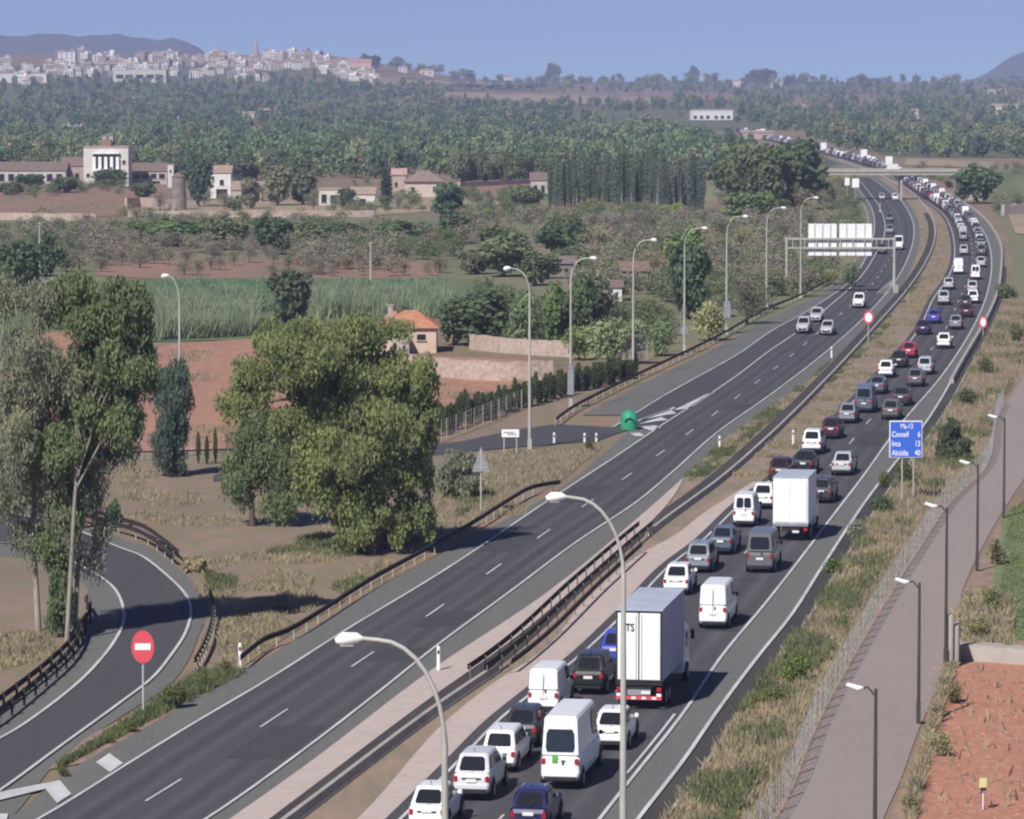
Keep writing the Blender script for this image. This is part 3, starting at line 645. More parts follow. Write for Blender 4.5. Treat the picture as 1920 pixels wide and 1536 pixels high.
def mound(x0, x1, z0):
    g = G(); g.add([(x0, 0, z0-.1), (x0, 6, z0-.1), (x0, 16, -.2), (x0, -9, -.2), (x1, 0, .2), (x1, 6, .2), (x1, 8, -.2), (x1, -2, -.2)], [(0,1,2,3), (4,7,6,5), (0,4,5,1), (0,3,7,4), (1,5,6,2)])
    g.build('embankment', M_woodfloor, o)
mound(-5.5, -70, zt - .4); mound(xb-xa+4.5, xb-xa+150, zt - .4)
for i, (a_, b_, y0, y1) in enumerate(((1583, 1592, 333, 347), (1597, 1610, 334, 351))):
    dd = 845.; s2 = F/dd; z1, z0 = CAM_H-(y0-150)/s2, CAM_H-(y1-150)/s2; xm = ((a_+b_)/2-960)/s2
    o = empty('road_sign', (xm, dd, 0), 0, ('narrow', 'wider')[i] + ' white sign board back standing under the left end of the bridge', 'road sign')
    G().tube([(0, 0, 0), (0, 0, z1)], .06, 6).build('post', M_galv, o); G().box((0, -.1, (z0+z1)/2), ((b_-a_)/s2, .06, z1-z0)).build('panel', M_white, o)
# ------------------------------------------------------------------ fences
def fence(pts, h, step, label, m, cat='fence', mesh=True):
    o = empty('wire_fence', pts[0], 0, label, cat); base = pts[0].copy(); P = [p - base for p in pts]
    g = G()
    for z in np.linspace(.15, h, 5): g.tube([p + Vector((0, 0, z)) for p in P], .008, 4, caps=False)
    pk = G().box((0, 0, h/2), (.055, .055, h)).mesh('post', m); L = 0; nx = 0; picks = []
    for i in range(len(P) - 1):
        seg = (P[i+1] - P[i]).length
        while nx <= L + seg:
            q = P[i].lerp(P[i+1], (nx - L) / seg); link('post', pk, o, q); nx += step
        for t in np.arange(0, seg, .8):
            q = P[i].lerp(P[i+1], t / seg); g.box((q.x, q.y, h/2), (.01, .01, h))
        L += seg
    g.build('wire_mesh', M_galv, o); return o
fence([Vector((SV_l(d) - .12, d, 0)) for d in np.linspace(dist(1660), dist(760), 70)], 1.4, 2.6, 'grey wire fence on close posts along the left edge of the service road', M_greys)
fence(curve([(800,838),(900,800),(1040,742),(1180,688),(1250,660)]), 1.5, 3, 'thin wire fence on pale posts along the cypress row', M_palepost)
fence(curve([(226,868),(300,862),(408,862)]), 1.3, 2, 'short grey wire fence behind the dark column of foliage', M_greys)
# low walls and small things
def wall(pts, h, t, m, label, name='garden_wall'):
    n = len(pts); base = pts[0].copy(); g = G(); vs = []; r2 = random.Random(int(abs(base.x)*10))
    for i, p in enumerate(pts):
        tt = pts[min(i+1, n-1)] - pts[max(0, i-1)]; tt.z = 0; tt.normalize(); s = Vector((tt.y, -tt.x, 0)); hj = h * r2.uniform(.93, 1.05); q = p - base
        vs += [q - s*t/2, q - s*t/2*.9 + Vector((0, 0, hj)), q + s*t/2*.9 + Vector((0, 0, hj)), q + s*t/2]
    g.add(vs, [(i*4+j, i*4+j+1, i*4+5+j, i*4+4+j) for i in range(n-1) for j in range(3)] + [(0, 1, 2, 3), (n*4-4, n*4-3, n*4-2, n*4-1)])
    return tag(g.build(name, m, loc=base), label, 'wall')
wall(curve([(640,694),(740,700),(820,708),(925,716),(1036,715)]), 1.7, .5, M_wall, 'pinkish stone wall in front of the orange roofed house')
wall(curve([(884,655),(950,662),(1040,668),(1120,670),(1205,656)]), 1.4, .5, M_wall, 'paler stone wall behind the small cypress hedge')
wall(curve([(-20,412),(90,414),(180,414)]), 1.3, .6, M_wall, 'pale boundary wall at the far left of the red field')
wall(curve([(240,408),(400,408),(560,408),(700,407)]), 1.2, .6, M_wall, 'long pale boundary wall in front of the farm buildings')
wall(curve([(1785,1236),(1850,1240),(1980,1250)]), .72, 1.2, M_conc, 'low pale concrete wall between the green hedge and red soil')
wall(curve([(1880,404),(1930,402)]), 2.0, .8, M_conc, 'small pale wall at the right edge beyond the bend')
wall(curve([(860,352),(940,348),(1020,344)]), 1.3, .8, M_wall, 'far reddish wall behind the round green tree')
g = G().box((0, 0, 1.15), (.26, .5, 2.3)).box((.25, .8, .9), (.22, 1.6, 1.8))
tag(g.build('concrete_stub', M_conc, loc=at(1781, 1252), rz=R(-8), bevel=.04), 'upright concrete stub beside the service road lamp', 'post')
g = G().tube([(-.45, 0, .1), (.6, 2.2, .28)], .07, 8).box((-.4, 0, .07), (.2, .2, .14))
tag(g.build('fallen_bar', M_brownrail, loc=at(1762, 1366)), 'dark slanting bar lying at the edge of the red soil', 'bar')
b = at(1843, 1522); o = empty('marker_stake', b, 0, 'small yellowish box on a thin white stake in the red soil', 'stake')
G().tube([(0, 0, 0), (0, 0, .8)], .022, 6).build('stake', M_white, o); G().box((0, 0, .98), (.27, .18, .36)).build('box', mat('yellowed_plastic', C(206, 200, 150)), o, bevel=.03); G().box((0, -.1, .8), (.2, .04, .1)).build('plate', M_trim, o)
# ------------------------------------------------------------------ vehicles
def loft(g, st, ring_, mi=0):
    rs = [ring_(*s) for s in st]; n = len(rs[0]); vs = [p for r in rs for p in r]
    g.add(vs, [(i*n+k, i*n+(k+1) % n, (i+1)*n+(k+1) % n, (i+1)*n+k) for i in range(len(rs)-1) for k in range(n)] + [tuple(range(n)), tuple((len(rs)-1)*n+k for k in range(n))], mi)
def wheelset(o, hw, ys, r=.31, w=.16):
    tm = G().cyl((0, 0, 0), r, w, 18, axis='X').mesh('wheel', M_rub, bevel=.03); rm = G().cyl((0, 0, 0), r*.62, w*1.06, 12, axis='X').mesh('rim', M_rim)
    for y in ys:
        for s in (-1, 1):
            t = link('wheel', tm, o, (s*(hw - w*.42), y, r)); link('rim', rm, t)
def bil(q, u, v):
    a, b, c, d = q; return a.lerp(b, u).lerp(d.lerp(c, u), v)
def pane(q, u0, u1, v0, v1, nrm, off=.012, rnd=.12):
    pts = []
    for (u, v) in ((u0+rnd*.35, v0), (u1-rnd*.35, v0), (u1, v0+rnd), (u1, v1-rnd), (u1-rnd*.5, v1), (u0+rnd*.5, v1), (u0, v1-rnd), (u0, v0+rnd)): pts.append(bil(q, u, v) + nrm*off)
    return pts
def vehicle(kind, L, W, H, belt, hood, rb, rr, fb, fr, trunk=None, tw=.82, z0=.2, glassr=(.1,.9,.12,.9), sides=2, wr=.31, van=False, plate_z=.75, tail='mid', rearglass=True, split=False):
    o = empty(kind, (0, 0, 0)); hw = W/2; tz = trunk or belt; y0, y1 = -L/2, L/2
    b = G()
    st = [(y0, tz-.16, .90), (y0+.08, tz-.04, .96), (y0+.35, tz, .99), (y0+rb, belt, 1), (0, belt, 1), (y1-fb, belt, 1), (y1-fb+.25, hood+.04, .99), (y1-.45, hood, .96), (y1-.14, hood-.12, .90), (y1, hood-.3, .80)]
    def rg(y, t, k):
        h = hw*k; zz0 = z0 + (.06 if abs(y) > L/2-.3 else 0)
        return [Vector(p) for p in ((-h*.86, y, zz0), (-h*.98, y, zz0+.14), (-h, y, min(.62, t-.15)), (-h*.97, y, t-.06), (-h*.84, y, t), (h*.84, y, t), (h*.97, y, t-.06), (h, y, min(.62, t-.15)), (h*.98, y, zz0+.14), (h*.86, y, zz0))]
    loft(b, st, rg)
    # cabin
    yb0, yb1, yt0, yt1 = y0+rb*.35 if van else y0+rb, y1-fb, y0+rr, y1-fr; zb = belt-.03; wb, wt = hw*.95, hw*tw
    if van: yb0 = y0 + .03
    cab = [(yb0, zb, yt0, H)]
    ysr = [(yb0, yt0), (yb0+.12, yt0+.1), ((yb0+yb1)/2, (yt0+yt1)/2), (yb1-.12, yt1-.1), (yb1, yt1)]
    vs = []; hz = [H-.07, H-.015, H, H-.015, H-.08]; kk = [.94, .99, 1, .99, .93]
    for (a_, t_), hh_, k_ in zip(ysr, hz, kk):
        vs += [(-wb*k_, a_, zb), (-wt*k_, t_, hh_-.05), (-wt*k_*.8, t_, hh_), (wt*k_*.8, t_, hh_), (wt*k_, t_, hh_-.05), (wb*k_, a_, zb)]
    b.add(vs, [(i*6+k, i*6+(k+1) % 6, i*6+6+(k+1) % 6, i*6+6+k) for i in range(4) for k in range(6)] + [(0,1,2,3,4,5), tuple(24+k for k in range(6))])
    b.build('body', M_paintc, o, smooth=False, bevel=.04, seg=2)
    V = Vector
    rq = [V((-wb*.94, yb0, zb)), V((wb*.94, yb0, zb)), V((wt*.94, yt0, H-.06)), V((-wt*.94, yt0, H-.06))]
    nr_ = (rq[1]-rq[0]).cross(rq[3]-rq[0]).normalized(); nr_ = nr_ if nr_.y < 0 else -nr_
    gl = glassr
    if rearglass:
        rw = G()
        if split:
            for u0, u1 in ((gl[0], .48), (.52, gl[1])): rw.add(pane(rq, u0, u1, gl[2], gl[3], nr_), [tuple(range(8))])
        else: rw.add(pane(rq, gl[0], gl[1], gl[2], gl[3], nr_), [tuple(range(8))])
        rw.build('rear_window', M_glass, o)
    fq = [V((wb*.93, yb1, zb)), V((-wb*.93, yb1, zb)), V((-wt*.93, yt1, H-.07)), V((wt*.93, yt1, H-.07))]
    nf = V((0, 1, .8)).normalized()
    G().add(pane(fq, .06, .94, .1, .9, nf, .02), [tuple(range(8))]).build('windscreen', M_glass, o)
    for s in (-1, 1):
        q = [V((s*wb, yb0, zb)), V((s*wb, yb1, zb)), V((s*wt, yt1, H-.06)), V((s*wt, yt0, H-.06))]; n_ = V((s, 0, .25)).normalized(); g = G()
        rngs = {2: ((.10, .47), (.51, .88)), 3: ((.07, .32), (.36, .62), (.66, .90)), 1: ((.70, .93),)}[sides]
        for u0, u1 in rngs: g.add(pane(q, u0, u1, .16, .82, n_, .03, .06), [tuple(range(8))])
        g.build('side_window', M_glass, o)
        G().box((s*(hw+.07), yb1-.35, belt+.08), (.14, .1, .16)).build('mirror', M_trim if kind != 'hatchback' else M_paintc, o, bevel=.02)
        zt_ = tz-.22 if tail != 'high' else H*.62
        G().box((s*hw*.82, y0+.02, zt_), (hw*.2, .1, .2 if tail != 'high' else .42)).build('tail_light', M_tail, o, bevel=.02)
        G().box((s*hw*.66, y1-.06, hood-.2), (hw*.36, .12, .13)).build('headlight', M_head, o, bevel=.02)
        for yw in (y0+.72, y1-.78): pass
        for yw in (y0+.72, y1-.78): G().cyl((s*(hw-.02), yw, wr+.03), wr+.08, .06, 16, axis='X').build('wheel_arch', M_trim, o)
    wheelset(o, hw+.03, (y0+.72, y1-.78), wr)
    G().box((0, y0-.02, z0+.27), (W*.9, .12, .2)).build('bumper', M_paintc, o, bevel=.04)
    G().box((0, y0-.01, z0+.09), (W*.8, .1, .14)).build('bumper_skirt', M_trim, o, bevel=.03)
    if van:
        if not rearglass: G().box((0, y0-.012, (z0+H)/2 + .1), (.025, .03, H-z0-.5)).build('door_seam', M_greys, o)
        G().box((.1, y0-.03, 1.0), (.06, .04, .14)).build('door_handle', M_trim, o)
    else:
        G().box((0, y0-.022, tz-.2), (W*.5, .03, .05)).build('tailgate_trim', M_trim, o)
        G().tube([(0, y0+rr+.25, H-.02), (0, y0+rr+.1, H+.16)], .012, 4).build('aerial', M_trim, o)
        G().tube([(-.02, yb0-.02, belt+.05), (.18, yb0+.04, belt+.22)], .012, 4).build('wiper', M_trim, o)
    G().box((0, y1-.02, z0+.22), (W*.6, .08, .2)).build('grille', M_trim, o, bevel=.02)
    G().box((0, y0-.035, plate_z), (.36, .02, .12)).build('number_plate', M_plate, o)
    G().box((0, y1+.01, z0+.3), (.36, .02, .11)).build('number_plate', M_plate, o)
    return o
protos = {}
def get(kind):
    if kind in protos: return protos[kind]
    if kind == 'hatchback': p = vehicle(kind, 4.0, 1.28, 1.46, .92, .84, .16, .72, 1.2, 1.9, tw=.76)
    elif kind == 'sedan': p = vehicle(kind, 4.4, 1.28, 1.42, .90, .86, .75, 1.25, 1.35, 2.0, trunk=.97, tw=.76)
    elif kind == 'estate': p = vehicle(kind, 4.5, 1.28, 1.50, .92, .87, .15, .5, 1.35, 2.0, tw=.78, sides=3)
    elif kind == 'suv': p = vehicle(kind, 4.3, 1.33, 1.62, 1.02, .98, .14, .58, 1.2, 1.85, tw=.77, z0=.26, wr=.34)
    elif kind == 'small_van': p = vehicle(kind, 4.4, 1.26, 1.86, 1.05, 1.0, .1, .12, 1.1, 1.7, van=True, tw=.88, glassr=(.1,.9,.25,.85), sides=1, rearglass=False)
    elif kind == 'window_van': p = vehicle('small_van', 4.3, 1.22, 1.84, 1.05, 1.0, .1, .14, 1.1, 1.7, van=True, tw=.84, glassr=(.1,.9,.12,.86), sides=1, split=True)
    elif kind == 'people_carrier': p = vehicle('minivan', 4.9, 1.40, 2.08, 1.12, 1.05, .1, .2, .95, 1.55, van=True, tw=.86, glassr=(.1,.9,.14,.8), sides=3)
    elif kind == 'high_van': p = vehicle('high_roof_van', 6.2, 1.42, 2.62, 1.25, 1.1, .1, .16, .9, 1.7, van=True, tw=.84, glassr=(.08,.92,.10,.70), sides=1, z0=.3, wr=.35, plate_z=.62)
    elif kind == 'panel_van': p = vehicle('panel_van', 4.9, 1.30, 2.05, 1.15, 1.05, .1, .12, .95, 1.5, van=True, tw=.88, sides=1, rearglass=False)
    protos[kind] = p; p['fresh'] = 1; return p
def truck(kind, L, W, H, cab, zfl=1.0, boxm=None, lorry=False):
    o = empty(kind, (0, 0, 0)); y0, y1 = -L/2, L/2; hw = W/2; cl = 1.9
    bm_ = boxm or M_white; fr = M_trim if lorry else M_greys; bl = L - cl - .25
    bx = G().box((0, y0+bl/2, (zfl+H)/2), (W, bl, H-zfl)).build('cargo_box', bm_, o, bevel=.03)
    G().box((0, y0+bl/2, H+.02), (W+.04, bl+.04, .06)).build('roof_panel', M_trroof, bx)
    if lorry: G().box((0, y0-.012, (zfl+H)/2), (W-.02, .03, H-zfl-.04)).build('door_frame', M_trim, bx)
    for s in (-1, 1):
        dr = G().box((s*hw*.47, y0-.03, (zfl+H)/2), (hw*.88, .05, H-zfl-.2)).build('rear_door', M_white, bx, bevel=.01)
        if lorry: G().box((-s*hw*.12*s*s, y0-.065, (zfl+H)/2) if 0 else (s*hw*.12, y0-.07, (zfl+H)/2), (.025, .02, H-zfl-.3)).build('lock_rod', M_rail, dr)
        G().box((s*hw*.86, y0-.04, zfl-.28), (hw*.2, .06, .16)).build('tail_light', M_tail, o)
        if lorry: G().box((s*hw*.86, y0-.05, zfl-.5), (hw*.2, .03, .12)).build('marker_light', M_white, o)
    G().box((0, y0-.02, zfl-.06), (W, .1, .1)).build('rear_sill', M_trim if lorry else M_greys, o)
    if lorry:
        G().box((0, y0-.04, .5), (W*.98, .1, .14)).build('under_run_bar', M_redp, o)
        for k in range(4): G().box(((k-1.5)*W*.22, y0-.1, .5), (W*.09, .02, .1)).build('white_stripe', M_white, o)
        G().box((0, y0-.03, .72), (W*.5, .04, .22)).build('mud_flap', M_greys, o)
    G().box((0, y0+bl/2, zfl-.22), (W*.5, bl, .3)).build('chassis', M_trim, o)
    c = G().prism([(y1, .45), (y1, 1.3), (y1-.35, 2.35), (y1-cl, 2.5), (y1-cl, .45)], -hw*.94, hw*.94)
    c.v = [(b_, a_, z_) for a_, b_, z_ in c.v]; c.build('cab', M_paintc, o, bevel=.06)
    G().add([(-hw*.85, y1+.01, 1.35), (hw*.85, y1+.01, 1.35), (hw*.8, y1-.3, 2.25), (-hw*.8, y1-.3, 2.25)], [(0, 1, 2, 3)]).build('windscreen', M_glass, o)
    for s in (-1, 1):
        G().box((s*hw*.95, y1-.8, 1.75), (.03, .7, .6)).build('side_window', M_glass, o); G().box((s*(hw+.12), y1-.3, 1.9), (.16, .1, .4)).build('mirror', M_trim, o)
    wheelset(o, hw, (y0+1.3, y1-1.0) if not lorry else (y0+1.2, y0+2.2, y1-1.0), .42, .24)
    G().box((hw*.3, y0-.06, zfl-.4), (.36, .02, .12)).build('number_plate', M_plate, o); return o
COL = dict(pearl=(.66,.66,.68), white=(.89,.89,.89), silver=(.48,.48,.51), grey=(.13,.13,.14), dark=(.045,.048,.055), black=(.02,.021,.024), navy=(.022,.022,.10), blue=(.05,.07,.42), bluegrey=(.10,.13,.18), red=(.42,.03,.08), maroon=(.07,.025,.04), steel=(.24,.26,.31))
def paint(o, c):
    o.color = (*COL[c], 1)
    for ch in o.children: paint(ch, c)
def put(kind, color, px, py, road, label, cat, back=True, group=None, sc=1):
    p = get(kind); o = copy_tree(p) if not p.get('fresh') else p
    if p.get('fresh'): del p['fresh']
    if 'fresh' in o: del o['fresh']
    q = at(px, py); a = road.ang(q.y); L = {'hatchback':4,'sedan':4.4,'estate':4.5,'suv':4.4,'small_van':4.4,'window_van':4.3,'people_carrier':4.9,'high_van':6.2,'panel_van':4.9}[kind] * sc
    f = Vector((-math.sin(a), math.cos(a), 0)); o.location = q + f*L/2 + Vector((0, 0, .07)); o.rotation_euler = (0, 0, a if back else a + math.pi); o.scale = (sc,)*3
    tag(o, label, cat, group); paint(o, color); return o
RCc = mix(RC_left, RC_right, .5); LCc = mix(LC_left, LC_right, .5)
Q = 'vehicles queuing on the right carriageway'
for k, c, x, y, lb, cat in (
 ('hatchback','white',800,1566,'white hatchback cut off by the bottom edge behind the lamp pole','car'), ('hatchback','navy',990,1572,'dark blue hatchback cut off by the bottom edge beside the lamp','car'),
 ('suv','pearl',883,1508,'silvery white crossover with black rear window just left of the tall white van','car'), ('estate','white',934,1454,'white hatchback directly behind the dark grey car near the pink strip','car'),
 ('hatchback','dark',976,1407,'dark blue grey hatchback behind the small white van','car'), ('small_van','white',1018,1346,'small white windowless van touching the pink strip','van'),
 ('high_van','white',1050,1486,'tall white high roof van with a green logo on its tail','van'), ('hatchback','white',1143,1412,'white hatchback half hidden between the tall van and the lamp pole','car'),
 ('suv','black',1102,1308,'black off road car left of the curtain sided lorry','car'), ('hatchback','blue',1151,1254,'bright blue car partly hidden by the curtain sided lorry','car'),
 ('panel_van','white',1336,1184,'white panel van alone in the right hand lane','van'), ('hatchback','white',1267,1120,'white hatchback behind the curtain sided lorry roof','car'),
 ('estate','steel',1308,1078,'silver grey estate car left of the grey minivan','car'), ('sedan','bluegrey',1350,1044,'dark blue grey saloon left of the grey minivan','car'),
 ('people_carrier','grey',1424,1078,'large dark grey minivan just below the white box truck','van'), ('window_van','white',1394,992,'small white van with two rear windows left of the box truck','van'),
 ('hatchback','white',1429,958,'white hatchback hidden behind the left side of the box truck','car'), ('estate','dark',1539,947,'dark grey estate right of the white box truck','car'),
 ('hatchback','maroon',1460,906,'dark maroon car just above the box truck roof','car'), ('sedan','black',1505,893,'black saloon above the box truck','car'),
 ('suv','white',1521,855,'white tall hatchback with black window above the black saloon','car'), ('sedan','silver',1577,895,'silver saloon in the right lane above the box truck','car'),
 ('hatchback','maroon',1557,826,'dark purple hatchback in the left lane below the silver one','car'), ('sedan','steel',1587,797,'grey saloon directly in front of the dark purple hatchback','car'),
 ('people_carrier','bluegrey',1619,777,'tall blue grey minivan in the left lane','van'), ('sedan','bluegrey',1643,742,'blue grey saloon right behind the tall minivan','car'),
 ('hatchback','grey',1669,790,'grey hatchback just above the blue distance sign','car'), ('sedan','dark',1688,764,'dark saloon second above the blue distance sign','car'),
 ('hatchback','white',1660,711,'bright white hatchback in the left lane by the soil median','car'), ('estate','silver',1733,705,'silver estate in the right lane near the dark grey hatchback','car'),
 ('hatchback','grey',1715,728,'dark grey hatchback in front of the silver estate','car'), ('hatchback','black',1685,692,'small black car beside the red car','car'),
 ('hatchback','red',1703,674,'red car, the only red one in the queue','car'), ('hatchback','white',1769,656,'white hatchback alone below the grey saloon on the bend','car'),
 ('hatchback','navy',1730,630,'dark navy hatchback behind the bright blue car','car'), ('sedan','blue',1750,609,'bright blue saloon in the left lane of the bend','car'),
 ('sedan','steel',1791,620,'blue grey saloon in the right lane on the bend','car'), ('suv','silver',1769,574,'silver white crossover in the left lane of the bend','car'),
 ('hatchback','maroon',1811,597,'dark hatchback hugging the right line of the bend','car'), ('sedan','dark',1810,580,'small dark saloon next to the silver white estate','car'),
 ('estate','white',1824,571,'silver white estate near the right line of the bend','car'), ('estate','silver',1823,552,'silver estate with dark windows in the right lane of the bend','car'),
 ('window_van','white',1829,526,'white van in the right lane of the bend','van'), ('panel_van','white',1797,516,'tall white van in the left lane of the bend','van'),
 ('hatchback','silver',1839,503,'silver hatchback in front of the white van in the right lane','car'), ('sedan','silver',1778,545,'small silver saloon between the left lane van and the crossover','car'),
 ('estate','silver',1807,480,'silver estate in front of the tall white van','car')):
    put(k, c, x, y, RCc, lb, cat, True, Q)
for k, c, x, y, lb in (('suv','silver',1504,628,'silver crossover coming towards the camera, leftmost of three'), ('hatchback','silver',1529,606,'small silver car coming on behind the leftmost oncoming crossover'), ('sedan','silver',1549,631,'grey white saloon coming on, rightmost of three'),
   ('suv','white',1609,580,'white oncoming crossover alone below the bend'), ('panel_van','white',1685,470,'white oncoming van beside the right post of the gantry'), ('sedan','dark',1653,478,'dark oncoming car just under the overhead panels'),
   ('hatchback','grey',1668,417,'small dark oncoming car in the middle of the upper bend'), ('sedan','silver',1654,376,'silver oncoming car on the left below the bridge'), ('hatchback','white',1679,377,'white oncoming car on the right below the bridge'), ('hatchback','steel',1668,440,'faint grey oncoming car behind the gantry beam')):
    put(k, c, x, y, LCc, lb, 'van' if 'van' in k else 'car', False, 'vehicles coming towards the camera')
# green logo on the tall van
for o_ in scene.objects:
    if o_.get('label', '').startswith('tall white high roof van'):
        G().box((-.18, -3.13, 1.12), (.2, .012, .26)).build('logo', M_logo, o_); G().box((.12, -3.13, 1.06), (.16, .012, .06)).build('logo', M_logo, o_)
# lorry and box truck
t = truck('curtain_side_lorry', 9.2, 1.86, 3.98, True, 1.12, M_canvas, True); q = at(1198, 1335); a = RCc.ang(q.y); t.location = q + Vector((-math.sin(a), math.cos(a), 0))*4.6 + Vector((0, 0, .07)); t.rotation_euler = (0, 0, a)
tag(t, 'tall lorry with white rear doors and grey curtain sides behind the lamp pole', 'lorry', Q); paint(t, 'white')
text('TS', .42, (-.36, -4.69, 3.3), t, M_trim, 'CENTER', 'lettering', .8)
t = truck('box_truck', 6.8, 1.9, 3.45, True, .95); q = at(1482, 1018); a = RCc.ang(q.y); t.location = q + Vector((-math.sin(a), math.cos(a), 0))*3.4 + Vector((0, 0, .07)); t.rotation_euler = (0, 0, a)
tag(t, 'plain white box truck in the middle of the queue', 'truck', Q); paint(t, 'white')
# the far queue: one mesh per vehicle, too small to show parts
def joined(root, name):
    g = G(); mats = []
    def rec(o, M):
        M = M @ o.matrix_basis
        if o.type == 'MESH':
            b = len(g.v); g.v += [tuple(M @ v.co) for v in o.data.vertices]
            for p in o.data.polygons:
                m = o.data.materials[p.material_index]
                if m not in mats: mats.append(m)
                g.f.append(tuple(b + i for i in p.vertices)); g.m.append(mats.index(m))
        for c in o.children: rec(c, M)
    for c in root.children: rec(c, Matrix.Identity(4))
    return g.mesh(name, mats)
far = {k: joined(protos[k], k) for k in ('hatchback', 'sedan', 'estate', 'suv', 'panel_van', 'window_van')}
far['truck'] = joined(t, 'truck')
names = {'hatchback': ('hatchback', 'car'), 'sedan': ('saloon', 'car'), 'estate': ('estate car', 'car'), 'suv': ('crossover', 'car'), 'panel_van': ('van', 'van'), 'window_van': ('small van', 'van'), 'truck': ('box truck', 'truck')}
r3 = random.Random(5)
for li, tt in enumerate((.27, .73)):
    LN = mix(RC_left, RC_right, tt); d = dist(452) if li == 0 else dist(480)
    while d < 1950:
        k = r3.choices(list(far), (9, 7, 5, 5, 2, 1.6, .8 if d > 1100 else 0))[0]; c = r3.choices(('white', 'silver', 'grey', 'dark', 'navy', 'steel', 'black', 'red'), (12, 3, 2, 0, 0, 1, 0, 0) if 'van' in k or k == 'truck' else (5, 5, 5, 5, 2, 4, 4, .5))[0]
        if k == 'truck': d += 2
        yb = 'below the bridge' if d < 860 else ('past the bridge' if d < 1300 else 'near the horizon')
        o = link({'hatchback':'hatchback','sedan':'sedan','estate':'estate_car','suv':'crossover_car','panel_van':'panel_van','window_van':'small_van','truck':'box_truck'}[k], far[k], None, (LN(d), d, .07 + hgt(LN(d), d)), LN.ang(d), COL[c])
        tag(o, f'tiny {c} {names[k][0]} in the {"left" if li == 0 else "right"} lane queue {yb}', names[k][1], f'{c} {names[k][0]}s {"left" if li == 0 else "right"} lane {yb}')
        d += r3.uniform(5.8, 7.8) + (3 if k == 'truck' else 0)
q = Vector(((1677-960)/F*868, 868, 5.35)); o = link('box_truck', far['truck'], None, q, R(-75), COL['white']); o.scale = (.6, .45, .62); tag(o, 'small white truck crossing the bridge', 'truck')
# ------------------------------------------------------------------ buildings
def house(px, py, wpx, hpx, label, dep=6, roof='gable', rh=.28, wc=(.62,.58,.54), rc=(.36,.24,.19), wins=(), door=None, chim=None, name='farmhouse', hang=.25, cat='house', rz=0, p=None):
    p = p or on(px, py, True); s_ = ppm(p); W, H = wpx/s_, hpx/s_; RH = rh*H
    o = empty(name, p, rz, label, cat); w = G().box((0, dep/2, H/2 - 1), (W, dep, H + 2)).build('wall', M_render, o); w.color = (*wc, 1)
    g = G(); a = W/2 + hang; y0, y1 = -hang, dep + hang
    if roof == 'gable': g.add([(-a,y0,H-.05),(a,y0,H-.05),(a,y1,H-.05),(-a,y1,H-.05),(-a,dep/2,H+RH),(a,dep/2,H+RH)], [(0,1,5,4),(2,3,4,5),(0,4,3),(1,2,5),(0,3,2,1)])
    elif roof == 'hip': q = min(a*.8, dep*.5); g.add([(-a,y0,H-.05),(a,y0,H-.05),(a,y1,H-.05),(-a,y1,H-.05),(-a+q,dep/2,H+RH),(a-q,dep/2,H+RH)], [(0,1,5,4),(2,3,4,5),(0,4,3),(1,2,5),(0,3,2,1)])
    elif roof == 'shed': g.add([(-a,y0,H-.05),(a,y0,H-.05),(a,y1,H+RH),(-a,y1,H+RH),(-a,y1,H-.3),(a,y1,H-.3)], [(0,1,2,3),(3,2,5,4),(0,4,5,1),(0,3,4),(1,5,2)])
    else: g.box((0, dep/2, H+.12), (W+.3, dep+.3, .3))
    rf = g.build('roof', M_roof, o); rf.color = (*rc, 1)
    for fx, fz, ww, wh in wins:
        wi = G().box((fx*W, -.02, fz*H), (ww*W, .1, wh*H)).build('window', M_dark, o)
        G().box((fx*W, -.09, fz*H - wh*H/2 - .06), (ww*W*1.2, .12, .1)).build('sill', M_conc, wi)
    if door: G().box((door[0]*W, -.03, door[3]*H/2), (door[1]*W, .1, door[3]*H)).build('door', M_trim if door[2] else M_palepost, o)
    if chim: 
        for c in chim: G().box((c[0]*W, dep*.5, H+RH*.4+c[2]/2), (c[1], c[1], c[2]+RH*.6)).box((c[0]*W, dep*.5, H+RH*.7+c[2]), (c[1]*1.3, c[1]*1.3, .12)).build('chimney', M_conc, rf)
    return o
TAN, BRN, ORG, PNK = (.40,.31,.25), (.24,.18,.16), (.56,.26,.16), (.52,.36,.32)
house(48, 344, 150, 24, 'long low farm wing with white pillars and brown roof at the left edge', 6, 'shed', .65, (.55,.52,.5), BRN, [(x, .45, .07, .55) for x in (-.42,-.3,-.18,-.06,.06,.18,.3,.42)])
house(85, 322, 40, 18, 'tan roofed building behind the long farm wing', 8, 'gable', .45, (.5,.42,.34), TAN, [(-.2,.5,.15,.3),(.2,.5,.15,.3)])
house(136, 343, 42, 32, 'reddish farm building joined left of the white tower house', 7, 'gable', .5, (.45,.34,.3), BRN, [(-.2,.4,.18,.3),(.2,.4,.18,.3)])
th = house(199, 349, 84, 72, 'tall white tower house of the farm with two chimneys', 9, 'flat', .1, (.68,.66,.63), (.5,.36,.32), [(-.4,.28,.07,.09),(.4,.28,.07,.09),(.4,.62,.07,.09),(0,.12,.5,.25)], chim=[(-.07,.9,2.2),(.08,.9,2.2)])
H_ = 72/ppm(th.location); W_ = 84/ppm(th.location)
G().box((0, -.35, .62*H_), (W_*.56, .5, .44*H_)).build('loggia', M_dark, th)
for k in range(5): G().box(((k-2)*W_*.13, -.65, .58*H_), (W_*.07, .12, .36*H_)).build('pillar', M_white, th)
G().box((0, -.8, .42*H_), (W_*.6, .8, .06*H_)).build('balcony', M_white, th); G().box((0, -.5, .86*H_), (W_*.6, .9, .05*H_)).build('awning_roof', M_roof, th)
G().box((-.02*W_, 4, H_+.9), (W_*.22, 2.4, 1.9)).build('roof_turret', M_redfar, th)
